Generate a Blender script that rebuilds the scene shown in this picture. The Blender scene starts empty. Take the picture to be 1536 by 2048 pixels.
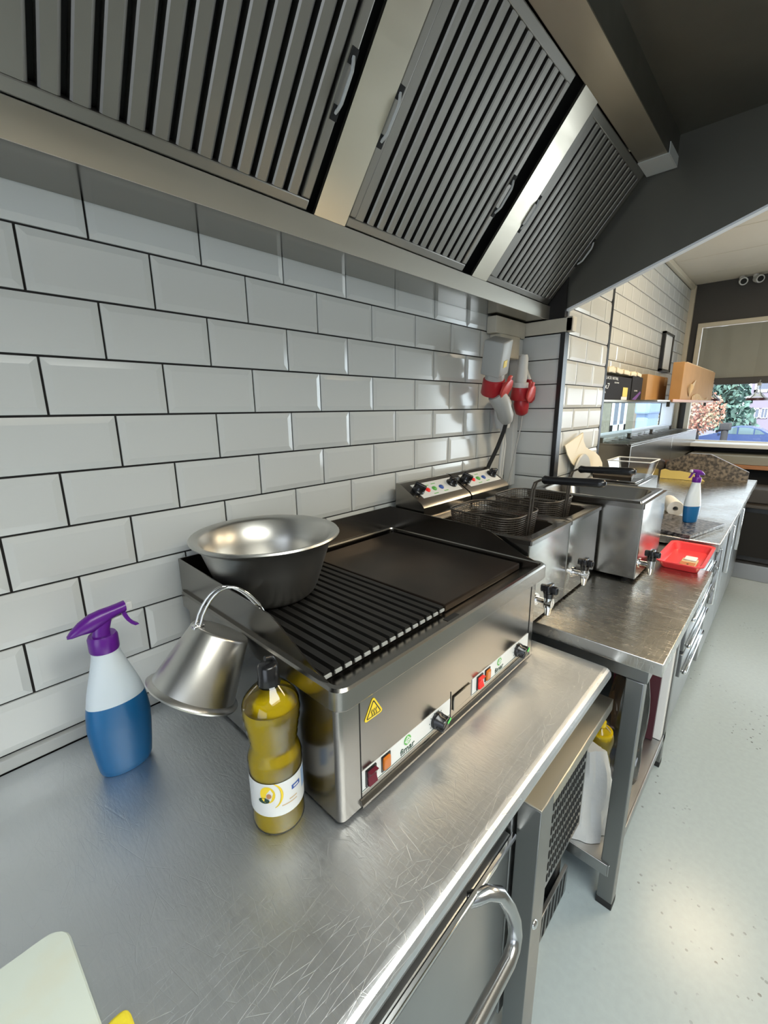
import bpy, bmesh, math, random
from mathutils import Vector, Matrix
random.seed(7)
PI = math.pi
S = bpy.context.scene
COL = S.collection

# ------------------------------------------------------------------ camera
cam_d = bpy.data.cameras.new('camera'); cam = bpy.data.objects.new('camera', cam_d); COL.objects.link(cam)
cam_d.sensor_fit = 'HORIZONTAL'; cam_d.sensor_width = 36.0; cam_d.lens = 864.12/1536*36
cam_d.clip_start = 0.02; cam_d.clip_end = 200
Rm = Matrix(((0.68426226, 0.17660455, -0.70752809), (-0.72917631, 0.15328416, -0.66693769), (-0.00933138, 0.97227301, 0.23366242)))
cam.matrix_world = Matrix.Translation((-0.1682, -0.9892, 1.43897)) @ Rm.to_4x4()
S.camera = cam
# ------------------------------------------------------------------ view
S.view_settings.view_transform = 'Standard'; S.view_settings.look = 'None'
S.view_settings.gamma = 1.0; S.view_settings.use_curve_mapping = False
S.view_settings.exposure = 0.0
# ------------------------------------------------------------------ world
W = bpy.data.worlds.new('world'); S.world = W; W.use_nodes = True
bg = W.node_tree.nodes['Background']; bg.inputs[0].default_value = (0.80, 0.88, 1.0, 1); bg.inputs[1].default_value = 3.0

def area(name, loc, target, sx, sy, power, color):
    d = bpy.data.lights.new(name, 'AREA'); d.shape = 'RECTANGLE'; d.size = sx; d.size_y = sy; d.energy = power; d.color = color
    o = bpy.data.objects.new(name, d); COL.objects.link(o); o.location = loc
    o.rotation_euler = (Vector(target)-Vector(loc)).to_track_quat('-Z', 'Y').to_euler(); return o
# daylight through the shop front, a cool fill added behind the camera, and the warm ceiling lamps
area('daylight_shop_front', (5.62, -2.48, 1.15), (0, -1.5, 0.9), 1.45, 2.1, 62, (0.84, 0.93, 1.0))
area('cool_rear_fill', (-2.40, -1.9, 1.35), (1.0, -0.5, 1.0), 2.0, 1.9, 3, (0.72, 0.93, 1.0))
area('ceiling_panel_daylight', (0.05, -1.74, 2.575), (0.05, -1.74, 0), 1.6, 0.80, 46, (0.78, 0.92, 1.0))
area('ceiling_lamp_aisle', (2.3, -1.65, 2.56), (2.3, -1.6, 0), 0.6, 0.6, 26, (1.0, 0.78, 0.50))
area('ceiling_lamp_shop', (3.3, -1.0, 2.56), (3.4, -0.7, 0), 0.5, 0.5, 15, (1.0, 0.77, 0.48))
sd = bpy.data.lights.new('sun', 'SUN'); sd.energy = 9.0; sd.angle = 0.02; sd.color = (1, 0.97, 0.92)
sun = bpy.data.objects.new('sun', sd); COL.objects.link(sun); sun.rotation_euler = Vector((0.75, 0.25, -0.8)).to_track_quat('-Z', 'Y').to_euler()

# ------------------------------------------------------------------ materials
def mat(name, col, rough=0.5, metal=0.0, **k):
    m = bpy.data.materials.new(name); m.use_nodes = True; nt = m.node_tree; b = nt.nodes['Principled BSDF']
    b.inputs['Base Color'].default_value = (*col, 1); b.inputs['Roughness'].default_value = rough; b.inputs['Metallic'].default_value = metal
    if 'trans' in k: b.inputs['Transmission Weight'].default_value = k['trans']
    if 'ior' in k: b.inputs['IOR'].default_value = k['ior']
    if 'coat' in k: b.inputs['Coat Weight'].default_value = k['coat']; b.inputs['Coat Roughness'].default_value = 0.08
    if 'spec' in k: b.inputs['Specular IOR Level'].default_value = k['spec']
    if 'alpha' in k: b.inputs['Alpha'].default_value = k['alpha']
    if 'emit' in k: b.inputs['Emission Color'].default_value = (*k['emit'], 1); b.inputs['Emission Strength'].default_value = k.get('es', 1)
    if 'sss' in k: b.inputs['Subsurface Weight'].default_value = k['sss']; b.inputs['Subsurface Radius'].default_value = (0.03, 0.03, 0.03)
    if k.get('noise') or k.get('bump'):
        tc = nt.nodes.new('ShaderNodeTexCoord'); mp = nt.nodes.new('ShaderNodeMapping'); mp.inputs['Scale'].default_value = k.get('st', (1, 1, 1))
        nt.links.new(tc.outputs['Object'], mp.inputs[0])
        n = nt.nodes.new('ShaderNodeTexNoise'); n.inputs['Scale'].default_value = k.get('scale', 20); n.inputs['Detail'].default_value = 6
        nt.links.new(mp.outputs[0], n.inputs['Vector'])
        if k.get('noise'):
            r = nt.nodes.new('ShaderNodeValToRGB'); a = k['noise']
            c2 = k.get('col2', tuple(c*(1-a) for c in col))
            r.color_ramp.elements[0].position = k.get('r0', 0.35); r.color_ramp.elements[1].position = k.get('r1', 0.65)
            r.color_ramp.elements[0].color = (*c2, 1); r.color_ramp.elements[1].color = (*col, 1)
            nt.links.new(n.outputs[0], r.inputs[0]); nt.links.new(r.outputs[0], b.inputs['Base Color'])
        if k.get('bump'):
            bp = nt.nodes.new('ShaderNodeBump'); bp.inputs['Strength'].default_value = k['bump']; bp.inputs['Distance'].default_value = k.get('bd', 0.002)
            nt.links.new(n.outputs[0], bp.inputs['Height']); nt.links.new(bp.outputs[0], b.inputs['Normal'])
    return m

def steel(name, col=(0.46, 0.46, 0.45), rough=0.3, var=0.12, st=(1, 60, 60), scale=6, bump=0.05, scr=0.0, aniso=0.0, wave=0.0):
    m = bpy.data.materials.new(name); m.use_nodes = True; nt = m.node_tree; b = nt.nodes['Principled BSDF']; N = nt.nodes.new; L = nt.links.new
    b.inputs['Metallic'].default_value = 1; b.inputs['Base Color'].default_value = (*col, 1)
    b.inputs['Anisotropic'].default_value = aniso
    tc = N('ShaderNodeTexCoord'); mp = N('ShaderNodeMapping'); mp.inputs['Scale'].default_value = st; L(tc.outputs['Object'], mp.inputs[0])
    n = N('ShaderNodeTexNoise'); n.inputs['Scale'].default_value = scale; n.inputs['Detail'].default_value = 5; L(mp.outputs[0], n.inputs['Vector'])
    n2 = N('ShaderNodeTexNoise'); n2.inputs['Scale'].default_value = 5; n2.inputs['Detail'].default_value = 7; L(tc.outputs['Object'], n2.inputs['Vector'])
    ad = N('ShaderNodeMath'); ad.operation = 'ADD'; L(n.outputs[0], ad.inputs[0]); L(n2.outputs[0], ad.inputs[1])
    mr = N('ShaderNodeMapRange'); mr.inputs[1].default_value = 0.6; mr.inputs[2].default_value = 1.4; mr.inputs[3].default_value = rough-var; mr.inputs[4].default_value = rough+var
    L(ad.outputs[0], mr.inputs[0]); L(mr.outputs[0], b.inputs['Roughness'])
    h = n.outputs[0]
    if scr > 0:   # fine random scratches: thin voronoi edges of a stretched, warped field
        mp2 = N('ShaderNodeMapping'); mp2.inputs['Scale'].default_value = (7, 1.3, 1); mp2.inputs['Rotation'].default_value = (0, 0, 0.6); L(tc.outputs['Object'], mp2.inputs[0])
        v = N('ShaderNodeTexVoronoi'); v.feature = 'DISTANCE_TO_EDGE'; v.inputs['Scale'].default_value = 9; L(mp2.outputs[0], v.inputs['Vector'])
        mp3 = N('ShaderNodeMapping'); mp3.inputs['Scale'].default_value = (1.2, 8, 1); mp3.inputs['Rotation'].default_value = (0, 0, -0.5); L(tc.outputs['Object'], mp3.inputs[0])
        v3 = N('ShaderNodeTexVoronoi'); v3.feature = 'DISTANCE_TO_EDGE'; v3.inputs['Scale'].default_value = 11; L(mp3.outputs[0], v3.inputs['Vector'])
        mn = N('ShaderNodeMath'); mn.operation = 'MINIMUM'; L(v.outputs[0], mn.inputs[0]); L(v3.outputs[0], mn.inputs[1])
        cr = N('ShaderNodeMapRange'); cr.inputs[1].default_value = 0.0; cr.inputs[2].default_value = 0.012; cr.inputs[3].default_value = 0.0; cr.inputs[4].default_value = 1.0; L(mn.outputs[0], cr.inputs[0])
        mm = N('ShaderNodeMath'); mm.operation = 'MULTIPLY_ADD'; mm.inputs[1].default_value = scr; L(cr.outputs[0], mm.inputs[0]); L(n.outputs[0], mm.inputs[2]); h = mm.outputs[0]
    bp = N('ShaderNodeBump'); bp.inputs['Strength'].default_value = bump; bp.inputs['Distance'].default_value = 0.002; L(h, bp.inputs['Height'])
    last = bp
    if wave > 0:  # gentle dents of a worn sheet
        n3 = N('ShaderNodeTexNoise'); n3.inputs['Scale'].default_value = 3.2; n3.inputs['Detail'].default_value = 1; L(tc.outputs['Object'], n3.inputs['Vector'])
        b2 = N('ShaderNodeBump'); b2.inputs['Strength'].default_value = wave; b2.inputs['Distance'].default_value = 0.02; L(n3.outputs[0], b2.inputs['Height']); L(bp.outputs[0], b2.inputs['Normal']); last = b2
    L(last.outputs[0], b.inputs['Normal'])
    return m

def thin(name, col=(1, 1, 1), refl=0.25, rough=0.03, tint=0.9, const=None):   # thin clear sheet: transparent mixed with gloss
    m = bpy.data.materials.new(name); m.use_nodes = True; nt = m.node_tree; nt.nodes.clear(); N = nt.nodes.new; L = nt.links.new
    o = N('ShaderNodeOutputMaterial'); mx = N('ShaderNodeMixShader'); t = N('ShaderNodeBsdfTransparent'); g = N('ShaderNodeBsdfGlossy'); fr = N('ShaderNodeLayerWeight')
    t.inputs[0].default_value = (col[0]*tint, col[1]*tint, col[2]*tint, 1); g.inputs['Roughness'].default_value = rough; fr.inputs[0].default_value = refl
    if const is None: L(fr.outputs['Fresnel'], mx.inputs[0])
    else: mx.inputs[0].default_value = const
    L(t.outputs[0], mx.inputs[1]); L(g.outputs[0], mx.inputs[2]); L(mx.outputs[0], o.inputs[0]); return m

M = {}
M['tile'] = mat('glazed_tile', (0.60, 0.615, 0.60), 0.14, spec=0.5)
M['grout'] = mat('black_grout', (0.012, 0.010, 0.009), 0.8)
M['plaster'] = mat('plaster_paint', (0.55, 0.53, 0.50), 0.8, noise=0.06, scale=3)
M['wallright'] = mat('grey_wall_paint', (0.20, 0.195, 0.185), 0.7, noise=0.06, scale=3)
M['darkpaint'] = mat('dark_grey_paint', (0.055, 0.052, 0.05), 0.6)
M['cream'] = mat('cream_paint', (0.62, 0.56, 0.44), 0.5)
M['creamp'] = mat('cream_plastic', (0.60, 0.56, 0.46), 0.4, noise=0.15, scale=8)
M['ceil'] = mat('ceiling_panel', (0.66, 0.60, 0.50), 0.6, noise=0.05, scale=2)
M['hood'] = steel('hood_steel', (0.52, 0.48, 0.40), 0.33, 0.05, st=(0.8, 6, 6), bump=0.0)
M['litlip'] = steel('lit_lip_steel', (0.78, 0.74, 0.65), 0.46, 0.05, st=(0.8, 4, 4), bump=0.0)  # gutter front: its bright reflection is put into a lighter steel colour
M['under'] = steel('shaded_polished_steel', (0.30, 0.28, 0.25), 0.13, 0.02, st=(1, 1, 1), bump=0.0)  # gutter underside: polished, with its shade put into a darker colour
M['hoodroof'] = steel('hood_roof_steel', (0.155, 0.15, 0.13), 0.5, 0.10, st=(1, 1, 1), bump=0.02)
M['baffle'] = steel('baffle_steel', (0.23, 0.22, 0.20), 0.46, 0.05, st=(1, 1, 1), bump=0.0)
M['top'] = steel('worn_worktop_steel', (0.66, 0.685, 0.71), 0.44, 0.05, st=(26, 7, 7), scale=7, bump=0.27, scr=0.30, wave=0.13)
M['table'] = steel('worn_table_steel', (0.55, 0.53, 0.49), 0.25, 0.08, st=(24, 5, 5), scale=5, bump=0.13, scr=0.3, wave=0.12)
M['griddle'] = steel('griddle_steel', (0.27, 0.255, 0.235), 0.22, 0.02, st=(1, 1, 1), bump=0.0)
M['fryer'] = steel('fryer_steel', (0.40, 0.39, 0.365), 0.2, 0.03, st=(1, 1, 1), bump=0.0, wave=0.05)
M['front'] = steel('cabinet_front_steel', (0.38, 0.385, 0.385), 0.34, 0.03, st=(2, 1, 1), bump=0.0)
M['shadesteel'] = steel('shaded_frame_steel', (0.26, 0.262, 0.26), 0.32, 0.03, st=(1, 1, 2), bump=0.0)  # cabinet steel darkened: shade on legs, rail and post put into the colour
M['chrome'] = mat('chrome', (0.72, 0.72, 0.72), 0.08, 1.0)
M['bowl'] = steel('bowl_steel', (0.60, 0.59, 0.56), 0.32, 0.0, st=(1, 1, 1), bump=0.0)
M['iron'] = mat('black_cast_plate', (0.016, 0.015, 0.014), 0.5, 0.2, noise=0.4, scale=14, bump=0.1, spec=0.35)
M['plate'] = mat('seasoned_smooth_plate', (0.05, 0.035, 0.026), 0.36, 0.6, noise=0.6, scale=5, bump=0.04)
M['black'] = mat('black_plastic', (0.010, 0.010, 0.011), 0.25)
M['blackcard'] = mat('black_printed_card', (0.012, 0.011, 0.013), 0.75, spec=0.2)
M['rubber'] = mat('black_rubber', (0.012, 0.012, 0.012), 0.6)
M['wire'] = mat('dark_basket_wire', (0.10, 0.085, 0.07), 0.42, 0.8)
M['tank'] = steel('dark_tank_steel', (0.20, 0.18, 0.155), 0.35, 0.08, bump=0.03)  # darker, browner steel tone for the fryer tank walls
M['dark'] = mat('dark_cavity', (0.008, 0.008, 0.008), 0.8)
M['oil'] = mat('dark_fryer_oil', (0.015, 0.009, 0.005), 0.06, coat=0.3)
M['white'] = mat('white_plastic', (0.62, 0.63, 0.62), 0.35)
M['greyp'] = mat('pale_grey_plastic', (0.42, 0.43, 0.42), 0.4)
M['red'] = mat('red_plastic', (0.42, 0.020, 0.028), 0.3)
M['redlid'] = mat('bright_red_lid', (0.62, 0.07, 0.06), 0.32)
M['redtray'] = mat('red_tray_plastic', (0.72, 0.045, 0.05), 0.3)
M['purple'] = mat('purple_plastic', (0.11, 0.010, 0.24), 0.3)
M['milky'] = mat('milky_plastic', (0.72, 0.80, 0.86), 0.35, trans=0.15, sss=0.2)
M['blue'] = mat('blue_cleaner', (0.005, 0.115, 0.30), 0.3, coat=0.2)
def oilmat():
    m = mat('sunflower_oil', (0.90, 0.96, 0.10), 0.1); nt = m.node_tree; b = nt.nodes['Principled BSDF']; o = nt.nodes['Material Output']
    t = nt.nodes.new('ShaderNodeBsdfTransparent'); t.inputs[0].default_value = (0.96, 0.97, 0.34, 1); x = nt.nodes.new('ShaderNodeMixShader'); x.inputs[0].default_value = 0.45
    nt.links.new(t.outputs[0], x.inputs[1]); nt.links.new(b.outputs[0], x.inputs[2]); nt.links.new(x.outputs[0], o.inputs[0]); return m
M['yoil'] = oilmat()
M['pet'] = thin('clear_bottle_plastic', (0.98, 1, 0.96), 0.35, 0.04, 0.97)
M['glass'] = thin('clear_glass', (0.95, 1.0, 0.98), 0.06, 0.01, 0.97, const=0.05)
M['film'] = thin('clear_film', (1, 1, 1), 0.45, 0.12, 0.93)
M['bag'] = mat('white_bag_plastic', (0.70, 0.71, 0.70), 0.3, trans=0.15, bump=0.5, scale=14, bd=0.01)
M['paper'] = mat('white_paper', (0.72, 0.72, 0.70), 0.6)
M['card'] = mat('brown_cardboard', (0.42, 0.235, 0.09), 0.75, noise=0.08, scale=12)
M['cardl'] = mat('pale_cardboard', (0.56, 0.42, 0.25), 0.7)
M['label'] = mat('white_label', (0.70, 0.71, 0.70), 0.4)
M['yellow'] = mat('yellow_sticker', (0.80, 0.58, 0.02), 0.4)
M['ycloth'] = mat('yellow_board', (0.62, 0.50, 0.16), 0.5)
M['orange'] = mat('orange_lens', (0.50, 0.14, 0.015), 0.25)
M['dred'] = mat('dark_red_switch', (0.11, 0.010, 0.022), 0.25)
M['lred'] = mat('lit_red_switch', (0.62, 0.012, 0.012), 0.25, emit=(1, 0.03, 0.02), es=0.25)
M['green'] = mat('green_ink', (0.10, 0.42, 0.07), 0.4)
M['glow'] = mat('bright_green_mark', (0.12, 0.70, 0.14), 0.4)
M['dgreen'] = mat('dark_green_ink', (0.01, 0.05, 0.03), 0.5)
M['bink'] = mat('blue_ink', (0.03, 0.09, 0.35), 0.4)
M['lblue'] = mat('pale_blue_ink', (0.30, 0.42, 0.62), 0.4)
M['board'] = mat('cutting_board_plastic', (0.60, 0.66, 0.60), 0.42, noise=0.10, scale=7, col2=(0.62, 0.60, 0.46), r0=0.3, r1=0.5)
M['sponge'] = mat('yellow_sponge', (0.75, 0.62, 0.03), 0.8, bump=0.6, scale=200)
M['floor'] = mat('painted_floor', (0.33, 0.385, 0.405), 0.24, noise=0.05, scale=55, bump=0.12, bd=0.0008, spec=0.5)
M['steeltube'] = steel('satin_tube_steel', (0.50, 0.50, 0.50), 0.22, 0.02, st=(1, 1, 1), bump=0.0)
M['granite'] = mat('speckled_stone', (0.20, 0.17, 0.135), 0.35, noise=0.6, scale=45, col2=(0.05, 0.045, 0.04), r0=0.42, r1=0.6)
M['granited'] = mat('dark_speckled_stone', (0.16, 0.15, 0.15), 0.3, noise=0.8, scale=70, col2=(0.015, 0.015, 0.017), r0=0.42, r1=0.62)
M['wood'] = mat('orange_wood', (0.42, 0.19, 0.08), 0.4)
M['blind'] = mat('grey_green_blind', (0.30, 0.30, 0.26), 0.8, noise=0.08, scale=3)
M['maroon'] = mat('maroon_paint', (0.06, 0.012, 0.02), 0.4)
M['cwhite'] = mat('wavy_cream_sheet', (0.75, 0.66, 0.48), 0.5)
M['asphalt'] = mat('asphalt', (0.16, 0.15, 0.18), 0.8)
M['pave'] = mat('pavement', (0.50, 0.45, 0.47), 0.8)
M['carblue'] = mat('blue_car_paint', (0.045, 0.075, 0.20), 0.25, 0.0, coat=0.4)
M['carwhite'] = mat('pale_car_paint', (0.55, 0.68, 0.66), 0.2, coat=0.5)
M['carglass'] = mat('car_glass', (0.16, 0.24, 0.27), 0.05, 0.3)
M['tyre'] = mat('tyre', (0.02, 0.02, 0.02), 0.8)
M['rim'] = mat('alloy_rim', (0.6, 0.6, 0.6), 0.3, 0.6)
M['render'] = mat('pebble_render', (0.26, 0.24, 0.18), 0.9, noise=0.3, scale=6)
M['brick'] = mat('grey_violet_brick', (0.26, 0.23, 0.30), 0.9)
M['pvc'] = mat('white_window_frame', (0.75, 0.77, 0.8), 0.5)
M['pane'] = mat('house_window_pane', (0.16, 0.18, 0.24), 0.6, spec=0.15)
M['binblue'] = mat('pale_blue_box', (0.20, 0.30, 0.46), 0.6)
M['conifer'] = mat('conifer_needles', (0.17, 0.30, 0.26), 0.8, noise=0.6, scale=3)
M['redleaf'] = mat('red_leaves', (0.60, 0.24, 0.20), 0.8, noise=0.5, scale=2, col2=(0.35, 0.30, 0.2))
M['bark'] = mat('bark', (0.05, 0.05, 0.055), 0.9)
M['lamp'] = mat('lamp_diffuser', (1, 0.9, 0.75), 0.5, emit=(1, 0.86, 0.62), es=6)

# floor wear: dark flecks and dull patches with their own shapes
def floor_mat():
    m = M['floor']; nt = m.node_tree; b = nt.nodes['Principled BSDF']; N = nt.nodes.new; L = nt.links.new
    tc = N('ShaderNodeTexCoord'); v = N('ShaderNodeTexVoronoi'); v.inputs['Scale'].default_value = 42; L(tc.outputs['Object'], v.inputs['Vector'])
    lt = N('ShaderNodeMath'); lt.operation = 'LESS_THAN'; lt.inputs[1].default_value = 0.17; L(v.outputs['Distance'], lt.inputs[0])
    n = N('ShaderNodeTexNoise'); n.inputs['Scale'].default_value = 2.3; L(tc.outputs['Object'], n.inputs['Vector'])
    gt = N('ShaderNodeMapRange'); gt.inputs[1].default_value = 0.50; gt.inputs[2].default_value = 0.64; L(n.outputs[0], gt.inputs[0])
    n2 = N('ShaderNodeTexNoise'); n2.inputs['Scale'].default_value = 30; L(tc.outputs['Object'], n2.inputs['Vector'])
    g2 = N('ShaderNodeMapRange'); g2.inputs[1].default_value = 0.45; g2.inputs[2].default_value = 0.55; L(n2.outputs[0], g2.inputs[0])
    m1 = N('ShaderNodeMath'); m1.operation = 'MULTIPLY'; L(lt.outputs[0], m1.inputs[0]); L(gt.outputs[0], m1.inputs[1])
    m2 = N('ShaderNodeMath'); m2.operation = 'MULTIPLY'; L(m1.outputs[0], m2.inputs[0]); L(g2.outputs[0], m2.inputs[1])
    m3 = N('ShaderNodeMath'); m3.operation = 'MULTIPLY'; m3.inputs[1].default_value = 0.75; L(m2.outputs[0], m3.inputs[0])
    mx = N('ShaderNodeMix'); mx.data_type = 'RGBA'; L(m3.outputs[0], mx.inputs[0])
    src = b.inputs['Base Color'].links[0].from_socket; L(src, mx.inputs[6]); mx.inputs[7].default_value = (0.05, 0.045, 0.04, 1); L(mx.outputs[2], b.inputs['Base Color'])
    r = N('ShaderNodeMapRange'); r.inputs[1].default_value = 0.3; r.inputs[2].default_value = 0.7; r.inputs[3].default_value = 0.25; r.inputs[4].default_value = 0.27; L(n.outputs[0], r.inputs[0])
floor_mat()

# ------------------------------------------------------------------ mesh helpers
class MB:
    def __init__(s): s.v = []; s.f = []; s.mi = []; s.rd = False
    def add(s, vs, fs, mi=0):
        o = len(s.v); s.v += [Vector(v) for v in vs]; s.f += [tuple(i+o for i in f) for f in fs]; s.mi += [mi]*len(fs); return s
    def addbm(s, bm, mtx=None, mi=0):
        bm.verts.index_update(); vs = [v.co.copy() for v in bm.verts]
        if mtx is not None: vs = [mtx @ v for v in vs]
        fs = [tuple(v.index for v in f.verts) for f in bm.faces]; bm.free(); return s.add(vs, fs, mi)
    def box(s, x0, x1, y0, y1, z0, z1, b=0, seg=2, mi=0, rot=None, mtx=None):
        bm = bmesh.new(); bmesh.ops.create_cube(bm, size=1)
        dx, dy, dz = x1-x0, y1-y0, z1-z0
        for v in bm.verts: v.co = Vector((v.co.x*dx, v.co.y*dy, v.co.z*dz))
        if b > 0: bmesh.ops.bevel(bm, geom=bm.edges[:], offset=min(b, 0.49*min(abs(dx), abs(dy), abs(dz))), segments=seg, affect='EDGES', profile=0.5)
        T = Matrix.Translation(((x0+x1)/2, (y0+y1)/2, (z0+z1)/2))
        if rot is not None: T = T @ rot.to_4x4()
        if mtx is not None: T = mtx @ T
        return s.addbm(bm, T, mi)
    def loft(s, rings, c0=True, c1=True, mi=0, closed=True):
        n = len(rings[0]); vs = [p for r in rings for p in r]; fs = []
        for i in range(len(rings)-1):
            for j in range(n if closed else n-1):
                k = (j+1) % n; fs.append((i*n+j, i*n+k, (i+1)*n+k, (i+1)*n+j))
        if c0: fs.append(tuple(range(n-1, -1, -1)))
        if c1: fs.append(tuple((len(rings)-1)*n+j for j in range(n)))
        return s.add(vs, fs, mi)
    def tube(s, pts, r, seg=10, mi=0, caps=True, closed=False):
        s.rd = True
        pts = [Vector(p) for p in pts]; rs = r if isinstance(r, (list, tuple)) else [r]*len(pts); n = len(pts); up = None; rings = []
        for i in range(n):
            if closed: t = pts[(i+1) % n]-pts[i-1]
            else: t = pts[min(i+1, n-1)]-pts[max(i-1, 0)]
            t.normalize()
            if up is None: up = t.cross(Vector((0.3, 0.2, 0.93)));  up = up if up.length > 1e-3 else t.cross(Vector((1, 0, 0)))
            else: up = up - t*up.dot(t)
            up.normalize(); w = t.cross(up)
            rings.append([pts[i]+(up*math.cos(a)+w*math.sin(a))*rs[i] for a in [2*PI*j/seg for j in range(seg)]])
        if closed: rings.append(rings[0]); caps = False
        return s.loft(rings, caps, caps, mi)
    def cyl(s, p0, p1, r0, r1=None, seg=20, mi=0): return s.tube([p0, p1], [r0, r0 if r1 is None else r1], seg, mi)
    def lathe(s, prof, c=(0, 0, 0), seg=32, mi=0, mtx=None, c0=False, c1=False, sx=1, sy=1):
        s.rd = True
        rings = []
        for r, z in prof:
            ring = [Vector((c[0]+r*sx*math.cos(2*PI*j/seg), c[1]+r*sy*math.sin(2*PI*j/seg), c[2]+z)) for j in range(seg)]
            if mtx is not None: ring = [mtx @ p for p in ring]
            rings.append(ring)
        return s.loft(rings, c0, c1, mi)
    def prism(s, poly, a0, a1, ax='x', mi=0):
        def P(p, a): return {'x': (a, p[0], p[1]), 'y': (p[0], a, p[1]), 'z': (p[0], p[1], a)}[ax]
        return s.loft([[P(p, a0) for p in poly], [P(p, a1) for p in poly]], True, True, mi)
    def quad(s, a, b, c, d, mi=0): return s.add([a, b, c, d], [(0, 1, 2, 3)], mi)
    def xf(s, m): s.v = [m @ v for v in s.v]; return s
    def build(s, name, m, parent=None, local=False, ang=None, label=None, flip=False):
        me = bpy.data.meshes.new(name)
        org = Vector((0, 0, 0)) if (local or parent is None) else parent.get_org() if hasattr(parent, 'get_org') else ORG.get(parent.name, Vector((0, 0, 0)))
        me.from_pydata([v-org for v in s.v], [], s.f); me.update()
        ms = m if isinstance(m, (list, tuple)) else [m]
        for q in ms: me.materials.append(q)
        for i, p in enumerate(me.polygons): p.material_index = s.mi[i]
        bm = bmesh.new(); bm.from_mesh(me); bmesh.ops.recalc_face_normals(bm, faces=bm.faces); bm.to_mesh(me); bm.free()
        for p in me.polygons: p.use_smooth = True
        me.set_sharp_from_angle(angle=math.radians(ang if ang else (50 if s.rd else 20)))
        o = bpy.data.objects.new(name, me); COL.objects.link(o)
        if parent is not None:
            o.parent = parent; ORG[o.name] = org if not local else Vector((0, 0, 0))
        if label: o['label'] = label
        return o
ORG = {}
def thing(name, label, cat, loc=(0, 0, 0), group=None, rot=None):
    o = bpy.data.objects.new(name, None); COL.objects.link(o); o.location = loc; o.empty_display_size = 0.05
    if rot is not None: o.rotation_euler = rot
    ORG[o.name] = Vector(loc) if rot is None else Vector((0, 0, 0))
    o['label'] = label; o['category'] = cat
    if group: o['group'] = group
    return o
def tag(o, label, cat, group=None):
    o['label'] = label; o['category'] = cat
    if group: o['group'] = group
    return o
def struct(o): o['kind'] = 'structure'; return o
def dup(root, loc, label=None, rot=None):
    r = root.copy(); COL.objects.link(r); r.location = loc
    if rot is not None: r.rotation_euler = rot
    if label: r['label'] = label
    def rec(a, b):
        for ch in [c for c in COL.objects if c.parent == a]:
            c = ch.copy(); COL.objects.link(c); c.parent = b; rec(ch, c)
    rec(root, r); return r
def rrect(x0, x1, y0, y1, r, z, n=6):
    out = []
    for cx, cy, a0 in ((x1-r, y1-r, 0), (x0+r, y1-r, PI/2), (x0+r, y0+r, PI), (x1-r, y0+r, 1.5*PI)):
        for i in range(n+1): a = a0+PI/2*i/n; out.append(Vector((cx+r*math.cos(a), cy+r*math.sin(a), z)))
    return out
def text(body, size, m, parent, mtx, name='lettering', depth=0.0004, sx=1.0, local=False):
    c = bpy.data.curves.new(name, 'FONT'); c.body = body; c.size = size; c.extrude = depth; c.align_x = 'CENTER'; c.align_y = 'CENTER'
    t = bpy.data.objects.new(name, c); COL.objects.link(t); bpy.context.view_layer.update()
    me = bpy.data.meshes.new_from_object(t); bpy.data.objects.remove(t); bpy.data.curves.remove(c)
    org = Vector((0, 0, 0)) if local else ORG.get(parent.name, Vector((0, 0, 0)))
    for v in me.vertices: v.co = (mtx @ Vector((v.co.x*sx, v.co.y, v.co.z))) - org
    me.materials.clear(); me.materials.append(m)
    o = bpy.data.objects.new(name, me); COL.objects.link(o); o.parent = parent; return o
def frame(o, u, v):     # matrix with local x=u, y=v at o
    u = Vector(u).normalized(); v = Vector(v).normalized(); w = u.cross(v)
    m = Matrix((u, v, w)).transposed().to_4x4(); m.translation = Vector(o); return m

# ------------------------------------------------------------------ setting: shell
PX, PZ, Z0 = 0.20786, 0.103, 1.74
ZC = 2.62
def tiles(mb, x0, x1, z0, z1, y, ph=0.0, g=0.0021, mi=1, dirn='y', bond=True):
    """bevelled metro tiles in running bond, clipped to a rectangle; dirn 'y': wall plane y, facing -y; 'x': wall plane x=y, facing -x"""
    k = math.floor((z0-Z0)/PZ)
    while Z0+k*PZ < z1-1e-6:
        za, zb = Z0+k*PZ, Z0+(k+1)*PZ
        odd = (k % 2 == 0) and bond
        off = ph + (PX/2+0.0021 if odd else 0.0)
        i = math.floor((x0-off)/PX)
        while off+i*PX < x1-1e-6:
            xa, xb = off+i*PX, off+(i+1)*PX
            a, b_, c, d = max(xa, x0), min(xb, x1), max(za, z0), min(zb, z1)
            if b_-a > 0.012 and d-c > 0.012:
                a += g; b_ -= g; c += g; d -= g
                bw = 0.013
                ia = a+(bw if xa >= x0-1e-4 else 0.002); ib = b_-(bw if xb <= x1+1e-4 else 0.002); ic = c+(bw if za >= z0-1e-4 else 0.002); id_ = d-(bw if zb <= z1+1e-4 else 0.002)
                if ib > ia and id_ > ic:
                    rings = []
                    for (p, q, r, s_, h) in ((a, b_, c, d, 0.0), (a, b_, c, d, 0.004), (ia, ib, ic, id_, 0.0068)):
                        if dirn == 'y': rings.append([(p, y-h, r), (q, y-h, r), (q, y-h, s_), (p, y-h, s_)])
                        else: rings.append([(y-h, q, r), (y-h, p, r), (y-h, p, s_), (y-h, q, s_)])
                    mb.loft(rings, False, True, mi)
            i += 1
        k += 1
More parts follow.
